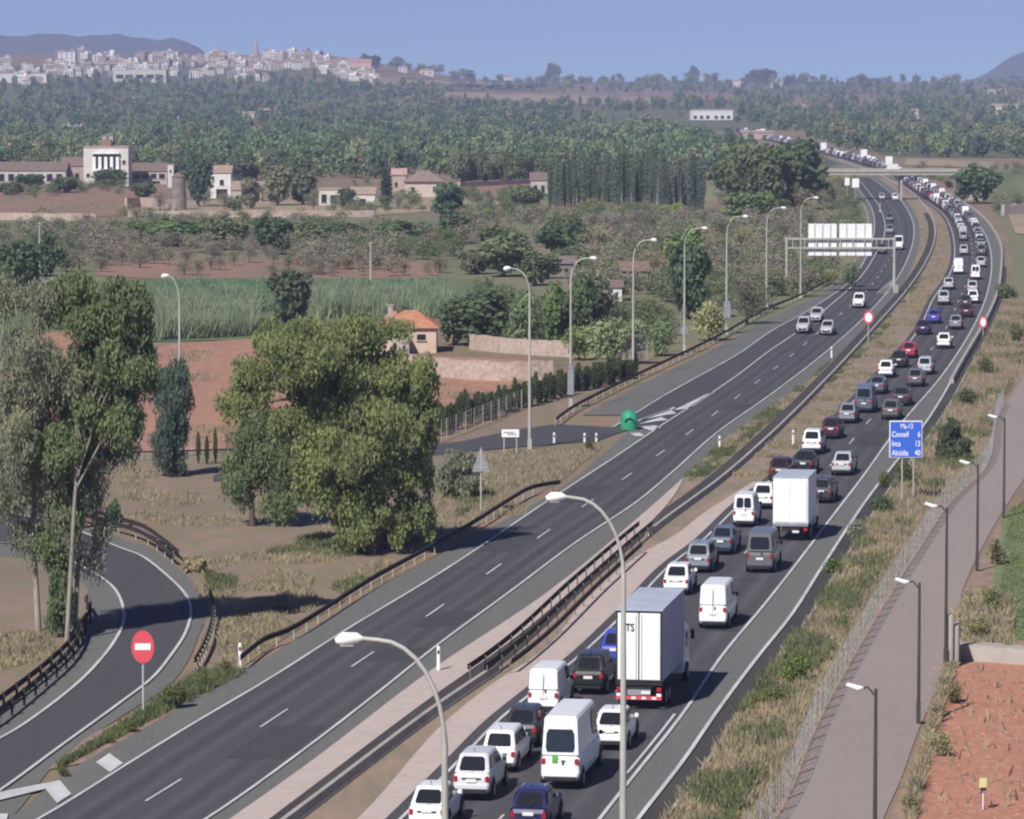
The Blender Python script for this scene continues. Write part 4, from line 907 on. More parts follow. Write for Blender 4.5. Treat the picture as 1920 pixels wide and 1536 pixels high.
house(280, 346, 66, 25, 'low farm wing with an open gallery right of the tower house', 6, 'shed', .6, (.52,.46,.42), BRN, [(x,.62,.16,.35) for x in (-.36,-.12,.12,.36)] + [(-.2,.15,.2,.2),(.2,.15,.2,.2)])
house(320, 352, 11, 44, 'narrow white chimney stack house beside the round tower', 3, 'flat', .05, (.66,.63,.6), BRN, [(0,.7,.3,.1)], name='outbuilding')
p = on(334, 394); s_ = ppm(p); o = empty('round_tower', p, 0, 'round grey stone tower stump in front of the farm', 'tower')
G().tube([(0, 1.8, -1), (0, 1.8, 60/s_), (0, 1.8, 62/s_)], [15/s_, 12.5/s_, 13.5/s_], 18).build('shaft', mat('tower_stone', C(142,132,128), C(116,108,104), .9), o, smooth=False); G().tube([(0, 1.8, 62/s_), (0, 1.8, 70/s_)], [14/s_, 3/s_], 14).build('roof', M_roof, o).color = (*BRN, 1)
house(414, 372, 38, 48, 'small white house with tan roof and dark doorway on two floors', 6, 'gable', .28, (.78,.77,.75), TAN, [(.05,.62,.2,.2)], door=(.05,.55,1,.36), chim=[(.3,.5,.8)])
house(462, 378, 56, 22, 'low grey stone shed right of the small white house', 5, 'shed', .7, (.46,.4,.36), TAN, [(-.3,.35,.12,.3),(.25,.35,.12,.3)], name='shed', cat='shed')
house(622, 386, 48, 30, 'white ruined building with flat top and dark openings', 5, 'flat', .08, (.66,.62,.58), PNK, [(-.3,.45,.2,.5),(.1,.4,.3,.5)], name='outbuilding')
house(680, 390, 46, 26, 'white gabled ruin beside the thin dark tree', 5, 'gable', .5, (.72,.69,.66), TAN, [(0,.4,.25,.5)], name='outbuilding')
house(748, 368, 26, 40, 'narrow pink gable building left of the hipped roof house', 6, 'gable', .3, (.48,.38,.34), PNK, [(-.2,.55,.2,.2)])
house(795, 370, 70, 30, 'pinkish villa with a grey brown hipped roof in mid distance', 9, 'hip', .62, (.60,.52,.46), (.30,.23,.20), [(-.3,.5,.1,.25),(.3,.5,.12,.3)], chim=[(-.2,.5,.5)], hang=.6)
house(1018, 366, 46, 28, 'small far building with white pillars left of the tall cypress rows', 5, 'shed', .5, (.5,.46,.43), BRN, [(x,.4,.14,.5) for x in (-.3,0,.3)], name='outbuilding')
oh = house(768, 662, 100, 48, 'small house with an orange tiled roof behind the big leafy tree', 7, 'hip', .6, (.66,.50,.40), ORG, [(.22,.62,.16,.22)], chim=[(-.38,.45,.9)], hang=.35)
G().box((-.8, -1.2, .75), (1.6, 1.6, 1.9)).build('porch', M_palepost, oh)
house(735, 650, 44, 40, 'lower orange roofed annex mostly hidden by the big tree', 6, 'hip', .6, (.62,.48,.40), ORG, [(0,.6,.2,.2)])
house(1155, 566, 22, 28, 'tiny white shed among bushes below the curved lamps', 3, 'shed', .4, (.74,.72,.70), BRN, [], door=(0,.3,1,.6), name='shed', cat='shed')
house(1190, 548, 50, 40, 'dull brick ruin hidden behind bushes and lamps', 6, 'gable', .4, (.32,.23,.2), (.26,.18,.15), [(-.2,.5,.2,.3)], name='outbuilding')
house(1062, 520, 34, 26, 'dark stone hut with a pale corner among the trees', 5, 'gable', .5, (.26,.23,.22), (.22,.19,.18), [(0,.5,.2,.3)], name='hut', cat='hut')
house(1335, 226, 78, 18, 'long white warehouse standing alone in the far woods', 25, 'flat', .1, (.74,.74,.76), (.55,.55,.57), [(x,.3,.08,.3) for x in (-.4,-.25,-.1,.1,.25,.4)], name='warehouse')
house(42, 158, 90, 17, 'long white warehouse at the left foot of the town', 30, 'flat', .1, (.74,.73,.72), (.6,.6,.6), [(x,.4,.05,.3) for x in (-.4,-.2,0,.2,.4)], name='warehouse')
house(125, 126, 32, 26, 'tall white block in the left part of the town', 18, 'flat', .1, (.80,.80,.80), (.6,.6,.6), [(x,z,.08,.1) for x in (-.3,0,.3) for z in (.3,.6,.85)], name='apartment_block')
house(262, 158, 98, 24, 'wide pale industrial hall below the town centre', 30, 'flat', .1, (.62,.62,.62), (.75,.74,.72), [(x,.5,.14,.3) for x in (-.38,-.2,0,.2,.38)], name='warehouse')
house(480, 118, 10, 14, 'small church tower base on the town skyline', 8, 'flat', .1, (.6,.55,.5), TAN, [(0,.6,.3,.2)], name='church')
p = on(480, 118, True); G().tube([(0, 0, 0), (0, 0, 13), (0, 0, 20)], [2.4, 2.2, .1], 8); tag(G().tube([(0, 3, 0), (0, 3, 13), (0, 3, 22)], [2.4, 2.2, .15], 8).build('church_spire', M_wall, loc=p), 'pointed church spire above the town roofs', 'spire')
house(674, 140, 44, 22, 'wide pink building at the right end of the town', 15, 'gable', .3, (.66,.46,.44), (.5,.3,.26), [(x,.5,.1,.2) for x in (-.35,-.15,.1,.3)], name='apartment_block')
wall([on(x, y, True) for x, y in ((236,392),(262,390),(300,392),(326,396))], 2.2, .6, M_wall, 'pinkish retaining wall left of the round tower')
r4 = random.Random(21)
townm = []
M_terr = mat('terracotta', C(164,136,124), C(146,122,112), .4, coords='obj')
for k in range(7):
    g = G(); W, D, H = (9, 8, 6.5) if k % 2 else (7, 7, 8.5); g.box((0, 0, H/2 - 3), (W, D, H + 6), 0)
    if k % 4 == 0: g.add([(-W/2-.3,-D/2-.3,H),(W/2+.3,-D/2-.3,H),(W/2+.3,D/2+.3,H),(-W/2-.3,D/2+.3,H),(-W/2-.3,0,H+2),(W/2+.3,0,H+2)], [(0,1,5,4),(2,3,4,5),(0,4,3),(1,2,5),(0,3,2,1)], 1)
    elif k % 4 == 1: g.add([(-W/2-.3,-D/2-.3,H),(W/2+.3,-D/2-.3,H),(W/2+.3,D/2+.3,H+2),(-W/2-.3,D/2+.3,H+2),(-W/2-.3,D/2+.3,H-.1),(W/2+.3,D/2+.3,H-.1)], [(0,1,2,3),(3,2,5,4),(0,4,5,1),(0,3,4),(1,5,2)], 1)
    else: g.box((0, 0, H+.3), (W+.3, D+.3, .7), 0).box((W*.2, D*.1, H+1.5), (W*.4, D*.5, 2.2), 0)
    for fl in range(2 if H < 7 else 3):
        for wx in (-.3, 0, .3): g.box((wx*W, -D/2-.03, 1.5+fl*2.6), (1.1, .14, 1.4), 2)
    townm.append((g.mesh('house', [M_render, M_terr, M_dark]), 'tiled' if k % 4 < 2 else 'flat'))
cnt = 0; i = 0
while cnt < 245 and i < 4000:
    i += 1; px = r4.uniform(-20, 705); top = 98 + 14*sst(0,140,140-px) + 26*sst(520, 730, px) + 4*math.sin(px*.03); py = top + 12 + (r4.random()**1.2)*(44 if px < 520 else 22)
    p = on(px, py)
    if p is None or p.y < 2500: continue
    me, rf = r4.choice(townm); c = r4.choices([(.87,.86,.86), (.70,.68,.66), (.50,.44,.40), (.72,.67,.61), (.40,.38,.38), (.62,.54,.50)], (9, 4, 1.5, 3, 2.5, 1.5))[0]
    o = link('house', me, None, p, r4.choice((0, .3, -.4, .15)), c); s0 = p.y/4500; o.scale = (r4.uniform(.7, 1.5)*s0, s0, r4.uniform(.7, 1.15)*s0)
    cn = {(.87,.86,.86):'white',(.70,.68,.66):'stone coloured',(.50,.44,.40):'brownish',(.72,.67,.61):'cream',(.40,.38,.38):'grey',(.62,.54,.50):'pinkish'}[c]
    zone = 'left flank' if px < 180 else ('middle' if px < 430 else 'right flank')
    tag(o, f'{cn} {rf} roofed house on the {zone} of the hillside town', 'house', f'{cn} {rf} roofed houses on the {zone} of the town'); cnt += 1
for px, py, w, h, c, lb in ((800,142,26,9,(.7,.66,.6),'low cream far house on the skyline fields'),(947,142,20,10,(.78,.76,.74),'white far house on the skyline below the trees'),(1008,144,14,8,(.6,.5,.45),'small far brown house near the tall skyline tree'),(755,136,16,9,(.7,.68,.66),'tiny white far house beside the town end'),
   (1382,166,14,12,(.8,.8,.78),'bright white hut on the far right plain'),(1457,166,22,9,(.7,.68,.64),'low pale farmhouse under the far pines'),(1422,207,18,7,(.66,.66,.66),'pale shed in the far woods left of the centre right'),(1502,209,18,10,(.68,.62,.58),'pale gabled shed in the far woods'),
   (1574,244,8,8,(.8,.8,.8),'tiny white hut above the far queue'),(1645,244,14,9,(.7,.7,.7),'small pale shed above the far queue'),(1885,217,50,16,(.7,.68,.62),'white farm house group at the far right'),(1728,243,16,8,(.6,.56,.5),'small stone shed in the right woods'),(1716,226,12,16,(.62,.56,.5),'narrow pale tower house in the right woods'),
   (1870,178,34,8,(.76,.75,.72),'low white house under the right hill'),(845,204,30,6,(.72,.72,.74),'long low white greenhouse in the far woods'),(1015,240,34,8,(.64,.64,.64),'pale far greenhouse row in the woods'),(460,226,34,12,(.56,.5,.46),'stone farmhouse in the woods below the town'),(495,222,20,14,(.6,.4,.3),'orange walled house in the woods below the town'),(530,224,18,10,(.72,.7,.68),'small white house in the woods below the town'),
   (345,226,26,6,(.66,.64,.64),'low pale shed in the woods left of centre'),(140,238,28,5,(.6,.6,.6),'flat pale shed in the left woods'),(595,238,40,7,(.55,.56,.56),'flat grey greenhouse in the woods'),(1420,262,60,12,(.5,.38,.34),'reddish building beside the far end of the queue')):
    house(px, py, w, h, lb, 9, 'gable' if h > 7 else 'flat', .35, c, (.42,.32,.28), [(-.25,.5,.14,.3),(.25,.5,.14,.3)], name='house')
# ------------------------------------------------------------------ trees
def leafmesh(lobes, n, size, seed, droop=0, fill=.55, aspect=1.0, name='crown', clump=0):
    """leaf sized faces spread through a union of ellipsoid lobes: lobes = (cx,cy,cz,rx,ry,rz)"""
    q = np.random.default_rng(seed); L = np.array(lobes, float); vol = (L[:, 3]*L[:, 4]*L[:, 5])**.75; pk = q.choice(len(L), n, p=vol/vol.sum()); L = L[pk]
    d = q.normal(size=(n, 3)); d /= np.linalg.norm(d, axis=1)[:, None]
    # sub clumps: directions are pulled to a set of centres so the surface is knobbly
    cc = q.normal(size=(40, 3)); cc /= np.linalg.norm(cc, axis=1)[:, None]
    dots = d @ cc.T; best = cc[dots.argmax(1)]; m = dots.max(1)
    d = d*.75 + best*.25; d /= np.linalg.norm(d, axis=1)[:, None]
    r = (q.random(n)**fill) * (.72 + .34*(m-.6)/.4)
    P = L[:, :3] + d*L[:, 3:]*r[:, None]
    if droop:
        P[:, 2] -= droop*q.random(n)**2*(1 - d[:, 2]*.5)
    nrm = d*.6 + q.normal(size=(n, 3))*.7 + np.array([0, 0, .25]); nrm /= np.linalg.norm(nrm, axis=1)[:, None]
    t = np.cross(nrm, q.normal(size=(n, 3))); t /= np.linalg.norm(t, axis=1)[:, None]; b = np.cross(nrm, t)
    if droop: b = b*.4 + np.array([0, 0, -1.0]); b /= np.linalg.norm(b, axis=1)[:, None]
    s = size*(.55 + .9*q.random(n))[:, None]
    V = np.stack([P - t*s*.5*aspect, P + b*s*.55, P + t*s*.5*aspect, P - b*s*.55], 1).reshape(-1, 3)
    me = bpy.data.meshes.new(name); me.vertices.add(4*n); me.vertices.foreach_set('co', V.astype(np.float32).ravel())
    me.loops.add(4*n); me.loops.foreach_set('vertex_index', np.arange(4*n, dtype=np.int32)); me.polygons.add(n)
    me.polygons.foreach_set('loop_start', np.arange(0, 4*n, 4, dtype=np.int32)); me.polygons.foreach_set('loop_total', np.full(n, 4, np.int32))
    me.materials.append(M_leaf); me.update(); me.validate(); return me
def trunkmesh(h, r, limbs, seed, m=None, lean=0, twigs=()):
    q = random.Random(seed); g = G(); top = Vector((lean, 0, h)); mid = Vector((lean*.4 + q.uniform(-.2, .2), q.uniform(-.2, .2), h*.5))
    g.tube([(0, 0, -.3), (0, 0, .25), mid, top], [r*1.5, r, r*.75, r*.45], 8)
    for l in limbs:
        e = Vector(l); s = mid.lerp(top, q.uniform(0, .9)); g.tube([s, s.lerp(e, .5) + Vector((0, 0, .3)), e], [r*.5, r*.28, r*.08], 6)
    for i, t in enumerate(twigs):
        e = Vector(t); s = min((Vector(l) for l in limbs), key=lambda l: (l-e).length); e = s + (e-s)*1.5
        g.tube([s*.7 + mid*.3, s, s.lerp(e, .5) + Vector((0, 0, .15)), e], [r*.3, r*.26, r*.18, .01], 5)
    return g.mesh('trunk', m or M_bark, smooth=True)
KG = dict(dgreen=(.085,.125,.080), green=(.125,.158,.095), ygreen=(.165,.190,.100), olive=(.19,.225,.165), gray=(.185,.195,.160), bare=(.20,.185,.165), pine=(.075,.115,.085), blue=(.075,.105,.095), purp=(.19,.175,.165), dry=(.28,.24,.17))
def hero(bx, by, lobes, color, n, size, label, tr=.3, droop=0, name='tree', bark=None, asp=1.0, trunkx=0, limbs=True, ry=.9, cat='tree', fill=.5, seed=None, grp=None):
    """lobes traced on the photograph, given real depth round the trunk"""
    b = at(bx, by); s_ = ppm(b); o = empty(name, b, 0, label, cat, grp); r = random.Random(int(bx*3+by)); L = []
    for (cx, cy, rx, rz) in lobes:
        z = CAM_H - (cy-150)/s_*1.0 - 0
        L.append(((cx-bx)/s_, r.uniform(-.45, .45)*rx/s_, z, rx/s_, max(rx, rz*.7)/s_*ry*1.25, rz/s_))
    S = []
    for (x, y, z, a, b_, c) in L:       # every lobe breaks into smaller clumps with gaps between them
        S.append((x, y, z, a*.68, b_*.68, c*.68))
        for k in range(9):
            v = Vector((r.gauss(0, 1), r.gauss(0, 1), r.gauss(0, .9))).normalized(); q = r.uniform(.5, .85); w = r.uniform(.26, .52)
            S.append((x + v.x*a*q, y + v.y*b_*q, z + v.z*c*q, a*w, b_*w, c*w*.85))
    me = leafmesh(S, n, size, seed or int(bx+by), droop, fill, asp); link('crown', me, o, color=KG[color] if isinstance(color, str) else tuple(v*1.3 for v in color))
    zt = max(l[2] for l in L)
    tm = trunkmesh(zt*.8, tr, [(l[0], l[1], l[2]) for l in L] if limbs else [], int(bx), bark, lean=L[0][0]*.3, twigs=[l[:3] for l in S if l[5] < 1.6] if name == 'eucalyptus' else ()); link('trunk', tm, o)
    return o
# the big leafy tree and its companion
hero(700, 1040, [(600,640,110,70),(680,625,90,56),(520,640,60,55),(480,715,55,55),(560,700,80,60),(650,700,90,70),(735,700,64,60),(780,745,45,70),(700,790,110,90),(590,790,80,60),(450,760,42,40),(640,860,90,60),(735,870,50,70),(660,940,45,50),(680,990,40,34),(760,950,34,44),(798,955,22,40),(575,850,60,55),(650,1005,36,36),(640,930,50,50),(700,900,80,70),(790,720,40,60),(800,800,30,60),(790,880,32,60),(770,960,40,56),(690,960,66,60),(600,900,50,60),(800,990,18,30),(740,1000,30,30),(540,790,50,46),(640,790,90,70),(600,740,60,50),(720,740,60,60)],
     'ygreen', 130000, .18, 'big spreading leafy tree between the loop and the carriageway', .34, .3, 'leafy_tree', asp=.7, fill=.45)
hero(474, 988, [(480,800,50,40),(545,815,46,46),(500,860,60,60),(470,840,55,50),(440,890,40,50),(500,880,60,60),(540,900,40,60),(560,860,50,50),(450,920,32,34),(520,935,40,36),(545,950,26,24)], 'green', 30000, .18, 'small tree with a dark leaning trunk left of the big leafy tree', .18, .5, 'leafy_tree', asp=.6)
# eucalyptus group on the left
hero(72, 1192, [(60,1010,44,40),(150,1040,44,50),(185,1060,26,36),(20,960,40,40),(150,800,70,70),(110,900,70,60),(40,840,60,60),(190,850,40,50),(80,790,85,80),(150,860,75,85),(60,890,70,60),(120,960,70,70),(30,780,60,70),(180,910,40,50),(100,720,60,50),(20,900,40,60),(200,985,25,35)], 'gray', 26000, .155, 'sparse grey green eucalyptus with bare pale trunks beside the loop', .15, .5, 'eucalyptus', M_bark2, .45, fill=.75)
hero(122, 1196, [(118,1120,28,75),(112,1030,36,60),(128,960,45,50),(105,1165,22,30)], 'green', 9000, .18, 'narrow ivy covered tree at the inner edge of the loop bend', .16, .4, 'leafy_tree', asp=.6)
hero(205, 990, [(215,960,20,30),(200,1010,22,22)], 'dgreen', 1500, .22, 'small dark bush tree where the loop rail disappears', .08, .2, 'leafy_tree', asp=.7)
hero(-32, 1205, [(40,820,60,60),(20,900,50,60),(20,560,50,60),(50,650,70,80),(20,740,60,70),(90,560,50,60),(110,700,60,70)], 'gray', 20000, .17, 'grey brown eucalyptus crown at the upper left edge', .12, .5, 'eucalyptus', M_bark2, .45, fill=.75)
hero(126, 1204, [(250,560,55,45),(210,600,60,60),(270,620,42,50),(165,590,50,60),(230,680,70,60),(150,540,50,55),(175,690,60,60),(275,700,30,60),(170,780,60,60),(230,790,50,60),(120,840,60,60)], 'green', 46000, .165, 'tall yellow green tree top of the left group', .11, .4, 'leafy_tree', M_bark2, .7)
hero(140, 1192, [(200,780,70,50),(240,760,50,50),(150,740,50,50),(230,840,40,40),(180,850,50,50),(170,930,45,50),(190,1000,30,40),(100,1020,40,40),(60,1010,40,40)], 'gray', 16000, .16, 'grey leaved eucalyptus low in the left group', .12, .5, 'eucalyptus', M_bark2, .45, fill=.75)
hero(322, 895, [(326,705,38,42),(322,770,44,60),(318,830,42,50),(330,740,40,50),(318,865,34,28)], (.065,.090,.080), 20000, .2, 'dense dark hanging column of foliage before the red field', .16, .5, 'dark_tree', asp=.5)
# bushes round the warning sign
hero(855, 935, [(850,880,38,40),(870,905,42,30),(835,900,22,30),(880,870,26,26)], 'gray', 4200, .24, 'grey green bush behind the triangular sign', .06, .2, 'bush', asp=.6, cat='bush')
hero(1780, 862, [(1785,815,26,34),(1800,840,24,26),(1768,848,22,22)], (.06,.075,.05), 3600, .2, 'dark bush on the bank right of the blue sign', .05, .2, 'bush', cat='bush')
hero(378, 1075, [(370,1060,16,20),(352,1062,14,14)], 'dry', 800, .2, 'small dry shrub at the gap of the loop rail', .04, .1, 'bush', cat='bush')
# prototype crowns for the middle distance (about 6 m tall, 5 m wide)
def lobeset(seed, w=2.3, h=5.6, base=1.0, n=8, flat=1.0):
    q = random.Random(seed); out = []
    for k in range(n):
        a = q.uniform(0, 6.28); rr = q.uniform(.15, .62)*w; z = base + (h-base)*q.uniform(.22, .8); s = q.uniform(.35, .6)*w*(1.15 - abs(z/h-.5)*.7)
        out.append((rr*math.cos(a), rr*math.sin(a), z, s, s, s*.85*flat))
    out.append((0, 0, (h+base)/2, w*.7, w*.7, (h-base)*.45)); return out
proto = {}
def mk(kind, lobes_, n, size, tm, droop=0, asp=1.0, fill=.45):
    proto.setdefault(kind, []).append((leafmesh(lobes_, n, size, len(proto)*13 + len(proto.get(kind, []))*5 + 3, droop, fill, asp), tm))
for s in range(4): mk('broad', lobeset(s, 2.5, 6, .0, 12), 3000, .42, trunkmesh(3.2, .18, [(1,0,4),(-1,.3,4.2),(.2,1,4.5)], s))
for s in range(2): mk('olive', lobeset(s+10, 2.7, 4.6, -.1, 10, .85), 2200, .36, trunkmesh(2, .2, [(1,0,3),(-1,.3,3)], s+4), asp=.6)
for s in range(3): mk('bare', lobeset(s+20, 2.6, 4.6, .5, 9, .85), 1300, .34, trunkmesh(2.2, .16, [(1.6,0,3.6),(-1.5,.3,3.8),(.2,1.5,4),(0,-1.4,3.7),(.9,-.8,4.2),(-.8,.9,4.1)], s+8), asp=.25, fill=.7)
for s in range(3): mk('cypress', [(0,0,.9+k*.72,.62*math.sin(.5+k*.27)**.8,.62*math.sin(.5+k*.27)**.8,.75) for k in range(9)], 1700, .30, trunkmesh(2.5, .12, [], s+12), asp=.5)
for s in range(3): mk('shrub', lobeset(s+30, 1.5, 2.0, -.1, 7, .8), 900, .26, trunkmesh(.9, .06, [(.4,0,1),(-.4,.2,1)], s+16), asp=.6)
for s in range(2): mk('pine', [(0,0,5.0,2.4,2.4,.9),(.9,.4,4.5,1.4,1.4,.7),(-1,-.3,4.6,1.3,1.3,.7)], 1500, .36, trunkmesh(4.6, .2, [(1,0,4.6),(-1,.3,4.6)], s+20))
dims = dict(broad=(5.2, 6), olive=(5.6, 4.4), bare=(5.4, 4.6), cypress=(1.3, 7.4), shrub=(3, 2.1), pine=(4.9, 5.9))
nm = dict(broad='broadleaf_tree', olive='olive_tree', bare='bare_tree', cypress='cypress', shrub='shrub', pine='pine_tree')
r5 = random.Random(99)
def tree(kind, px, base, top, wpx, color, label, group=None, parts=True, jit=.15):
    p = on(px, base, True)
    s_ = ppm(p); w, h = dims[kind]; H = (base-top)/s_ if p.y > 1500 else CAM_H*(base-top)/(base-150)*1.0; W = wpx/s_
    me, tm = r5.choice(proto[kind]); c = KG[color] if isinstance(color, str) else tuple(v*(.95 if kind == 'shrub' else 1.45) for v in color); k = 1 + r5.uniform(-jit, jit); c = (c[0]*k*r5.uniform(.93, 1.07), c[1]*k, c[2]*k*r5.uniform(.93, 1.07))
    o = empty(nm[kind], p, r5.uniform(0, 6.28), label, 'tree' if kind != 'shrub' else 'shrub', group); o.scale = (W/w, W/w*1.1, H/h)
    link('crown', me, o, color=c); link('trunk', tm, o); return o
T = tree
# tall single trees in the middle distance
for a in (('broad',1390,392,258,104,'green','large rounded green tree left of the bridge'), ('broad',1430,396,262,100,'green','second large rounded tree nearer the bridge'),('broad',1490,394,254,140,(.06,.088,.052),'broad bright green tree at the left bridge end'),('broad',1832,382,306,100,(.05,.08,.05),'low round dark green tree at the right bridge end'),
   ('broad',842,410,338,74,'dgreen','round dark green tree in front of the pinkish villa'), ('broad',372,388,284,54,(.05,.075,.062),'dark blue green tree beside the round tower'),('broad',470,392,330,50,'gray','grey tree before the low stone shed'),('broad',520,386,306,64,'gray','tall grey green tree right of the low stone shed'),('broad',568,384,312,60,(.09,.105,.075),'grey green tree left of the white ruined building'),('broad',650,394,350,36,(.07,.085,.06),'dark small tree between the white ruins'),('broad',440,398,372,30,'green','small round tree under the small white house'),('broad',270,372,338,50,(.08,.1,.065),'tree before the open gallery wing'),('broad',120,362,330,60,(.07,.095,.06),'spreading tree before the reddish farm building'),('broad',20,366,340,60,(.08,.1,.07),'tree before the left end of the long farm wing'),('bare',300,396,360,44,'bare','grey bare tree left of the round tower'), ('cypress',724,392,318,24,(.04,.06,.05),'thin dark tree between the white ruins'),
   ('broad',545,620,498,90,(.06,.075,.055),'dark grey tree behind the top of the big leafy tree'),('broad',1060,486,412,110,'dgreen','dark green tree above the dark stone hut'),('broad',1095,660,505,90,'dgreen','dense dark tree left of the second curved lamp'),
   ('broad',1040,660,520,70,(.07,.10,.05),'narrow green tree between the first two roadside lamps'),('olive',985,656,545,86,(.13,.16,.10),'pale willow like tree right of the first roadside lamp'),('broad',900,650,540,130,'dgreen','wide dark tree right of the orange roofed house'),('broad',850,648,560,70,(.06,.085,.06),'dark tree touching the orange roofed house'),
   ('broad',1290,600,445,95,'dgreen','tall dark green tree behind the fourth roadside lamp'),('broad',1290,520,420,90,(.09,.12,.055),'yellow green tree top behind the dark one'),('broad',945,520,432,110,'green','green tree in the scrub left of the curved lamps'),('broad',1110,620,500,80,'gray','grey green tree behind the second lamp'),
   ('olive',1150,684,590,120,(.15,.185,.12),'pale silvery bush tree before the third lamp'),('olive',1085,676,610,70,(.10,.14,.06),'light green bush left of the third lamp'),('olive',1330,640,560,70,(.20,.19,.12),'brownish dry bush between the fourth and fifth lamps'),('bare',1400,610,510,110,'purp','wide bare grey bush behind the small round plate'),('olive',1240,668,600,70,(.12,.15,.09),'grey green bush beside the fourth lamp'),
   ('broad',40,560,445,90,'dgreen','dark green tree at the left edge above the eucalyptus'),('broad',85,520,432,70,'dgreen','dark green tree under the thin tall mast'),('broad',15,580,505,70,'green','bright green tree at the left edge'),('olive',110,620,515,100,'olive','pale grey green tree left of the reed bed'),
   ('broad',330,462,408,150,(.085,.12,.06),'wide low green orchard tree above the loop lamp'),('broad',510,478,402,90,'dgreen','dark green rounded tree right of the orchard'),('broad',580,470,412,80,'green','green tree behind the reed bed'),('broad',640,468,412,90,'dgreen','green tree left of the thin pale mast'),('broad',745,462,410,90,(.065,.10,.055),'green tree right of the thin pale mast'),
   ('broad',420,470,405,80,'green','orchard tree below the pale boundary wall'),('olive',260,455,410,70,(.10,.13,.07),'pale green orchard tree at the left'),('broad',205,352,312,60,(.05,.075,.05),'dark leafy tree in front of the white tower house'),('broad',60,352,325,60,'dgreen','bushy tree before the left farm wing'),('broad',985,392,345,80,'green','green shrub tree left of the cypress rows'),('broad',1010,300,262,60,'blue','dark tree above the cypress rows'),
   ('broad',1270,410,378,30,(.14,.19,.05),'small bright yellow green tree on the scrub field'),('broad',1400,420,355,90,(.095,.12,.065),'yellow green bushes below the round trees'),('broad',1460,410,370,60,(.09,.12,.06),'light green bush beside the far lamps'),('bare',1360,384,312,120,'purp','wide bare brown thicket right of the cypress rows')):
    T(*a)
# cypress rows (tall dark screen)
for i in range(34):
    px = 1030 + i*6.0 + r5.uniform(-1.5, 1.5); T('cypress', px, 388 + r5.uniform(-3, 6), 288 + 10*math.sin(i*.5) + r5.uniform(-14, 16), r5.uniform(8, 15), (.075,.10,.085), 'tall dark cypress in the ' + ('left', 'middle', 'right')[i*3//34] + ' third of the dense left screen', ('left', 'middle', 'right')[i*3//34] + ' cypresses of the left screen')
for i in range(14):
    px = 1236 + i*6.2 + r5.uniform(-1.5, 1.5); T('cypress', px, 396 + r5.uniform(-3, 5), 296 + r5.uniform(-12, 14), r5.uniform(8, 15), (.078,.10,.088), 'tall dark cypress in the separate right screen', 'cypresses of the right screen')
# small cypress hedge along the exit ramp
for i in range(60):
    t = i/59; px = 822 + (1190-822)*t; by = 818 - 110*t**.85 + r5.uniform(-3, 3); hh = (62 - 16*t)*r5.uniform(.75, 1.15); T('cypress', px + r5.uniform(-2, 2), by, by - hh, 15, (.055,.07,.045), 'small spiky cypress in the ' + ('near', 'middle', 'far')[i*3//60] + ' part of the row along the exit ramp', ('near', 'middle', 'far')[i*3//60] + ' small cypresses along the exit ramp')
for px, b, t in ((372,870,808),(388,872,815),(404,870,800)): T('cypress', px, b, t, 10, (.05,.06,.045), {372:'left of three small cypresses before the red field',388:'middle one of three small cypresses before the red field',404:'right one of three small cypresses before the red field'}[px])
# orchard of bare and green trees behind the reeds
zones = [((180,840),(462,500),'bare','purp',22,46,34,'bare grey brown orchard tree above the reddish strip'), ((150,900),(500,520),'bare','bare',16,44,30,'bare tree standing on the reddish strip'), ((1080,1540),(430,470),'bare','purp',14,56,40,'bare shrubby tree on the right hand scrub field'), ((1100,1500),(480,560),'bare',(.16,.15,.11),14,70,60,'grey dry thicket beside the curved lamps'),
   ((840,1100),(436,540),'broad',(.075,.095,.06),9,70,56,'mid green tree of the grove left of the curved lamps'),((1200,1500),(440,500),'olive',(.12,.13,.08),8,60,36,'pale scrub bush on the right hand field'),((380,760),(384,398),'bare','gray',12,30,28,'thin tree near the farm boundary wall'),((860,1250),(398,420),'olive',(.13,.15,.08),10,50,20,'low pale bush at the far edge of the scrub field'),((0,160),(470,520),'bare','purp',7,60,42,'bare tree at the left behind the mast'),((1480,1600),(330,400),'bare',(.14,.14,.10),8,50,44,'bare tree on the bank before the bridge'),
   ((1500,1600),(450,540),'olive',(.12,.15,.10),6,60,44,'grey green bush on the bank beneath the overhead panels')]
for (xa, xb), (ya, yb), k, c, n, w, h, lb in zones:
    for i in range(n):
        x, y = r5.uniform(xa, xb), r5.uniform(ya, yb); T(k, x, y, y - h*r5.uniform(.8, 1.2), w*r5.uniform(.8, 1.25), c, lb, lb.replace('tree', 'trees'))
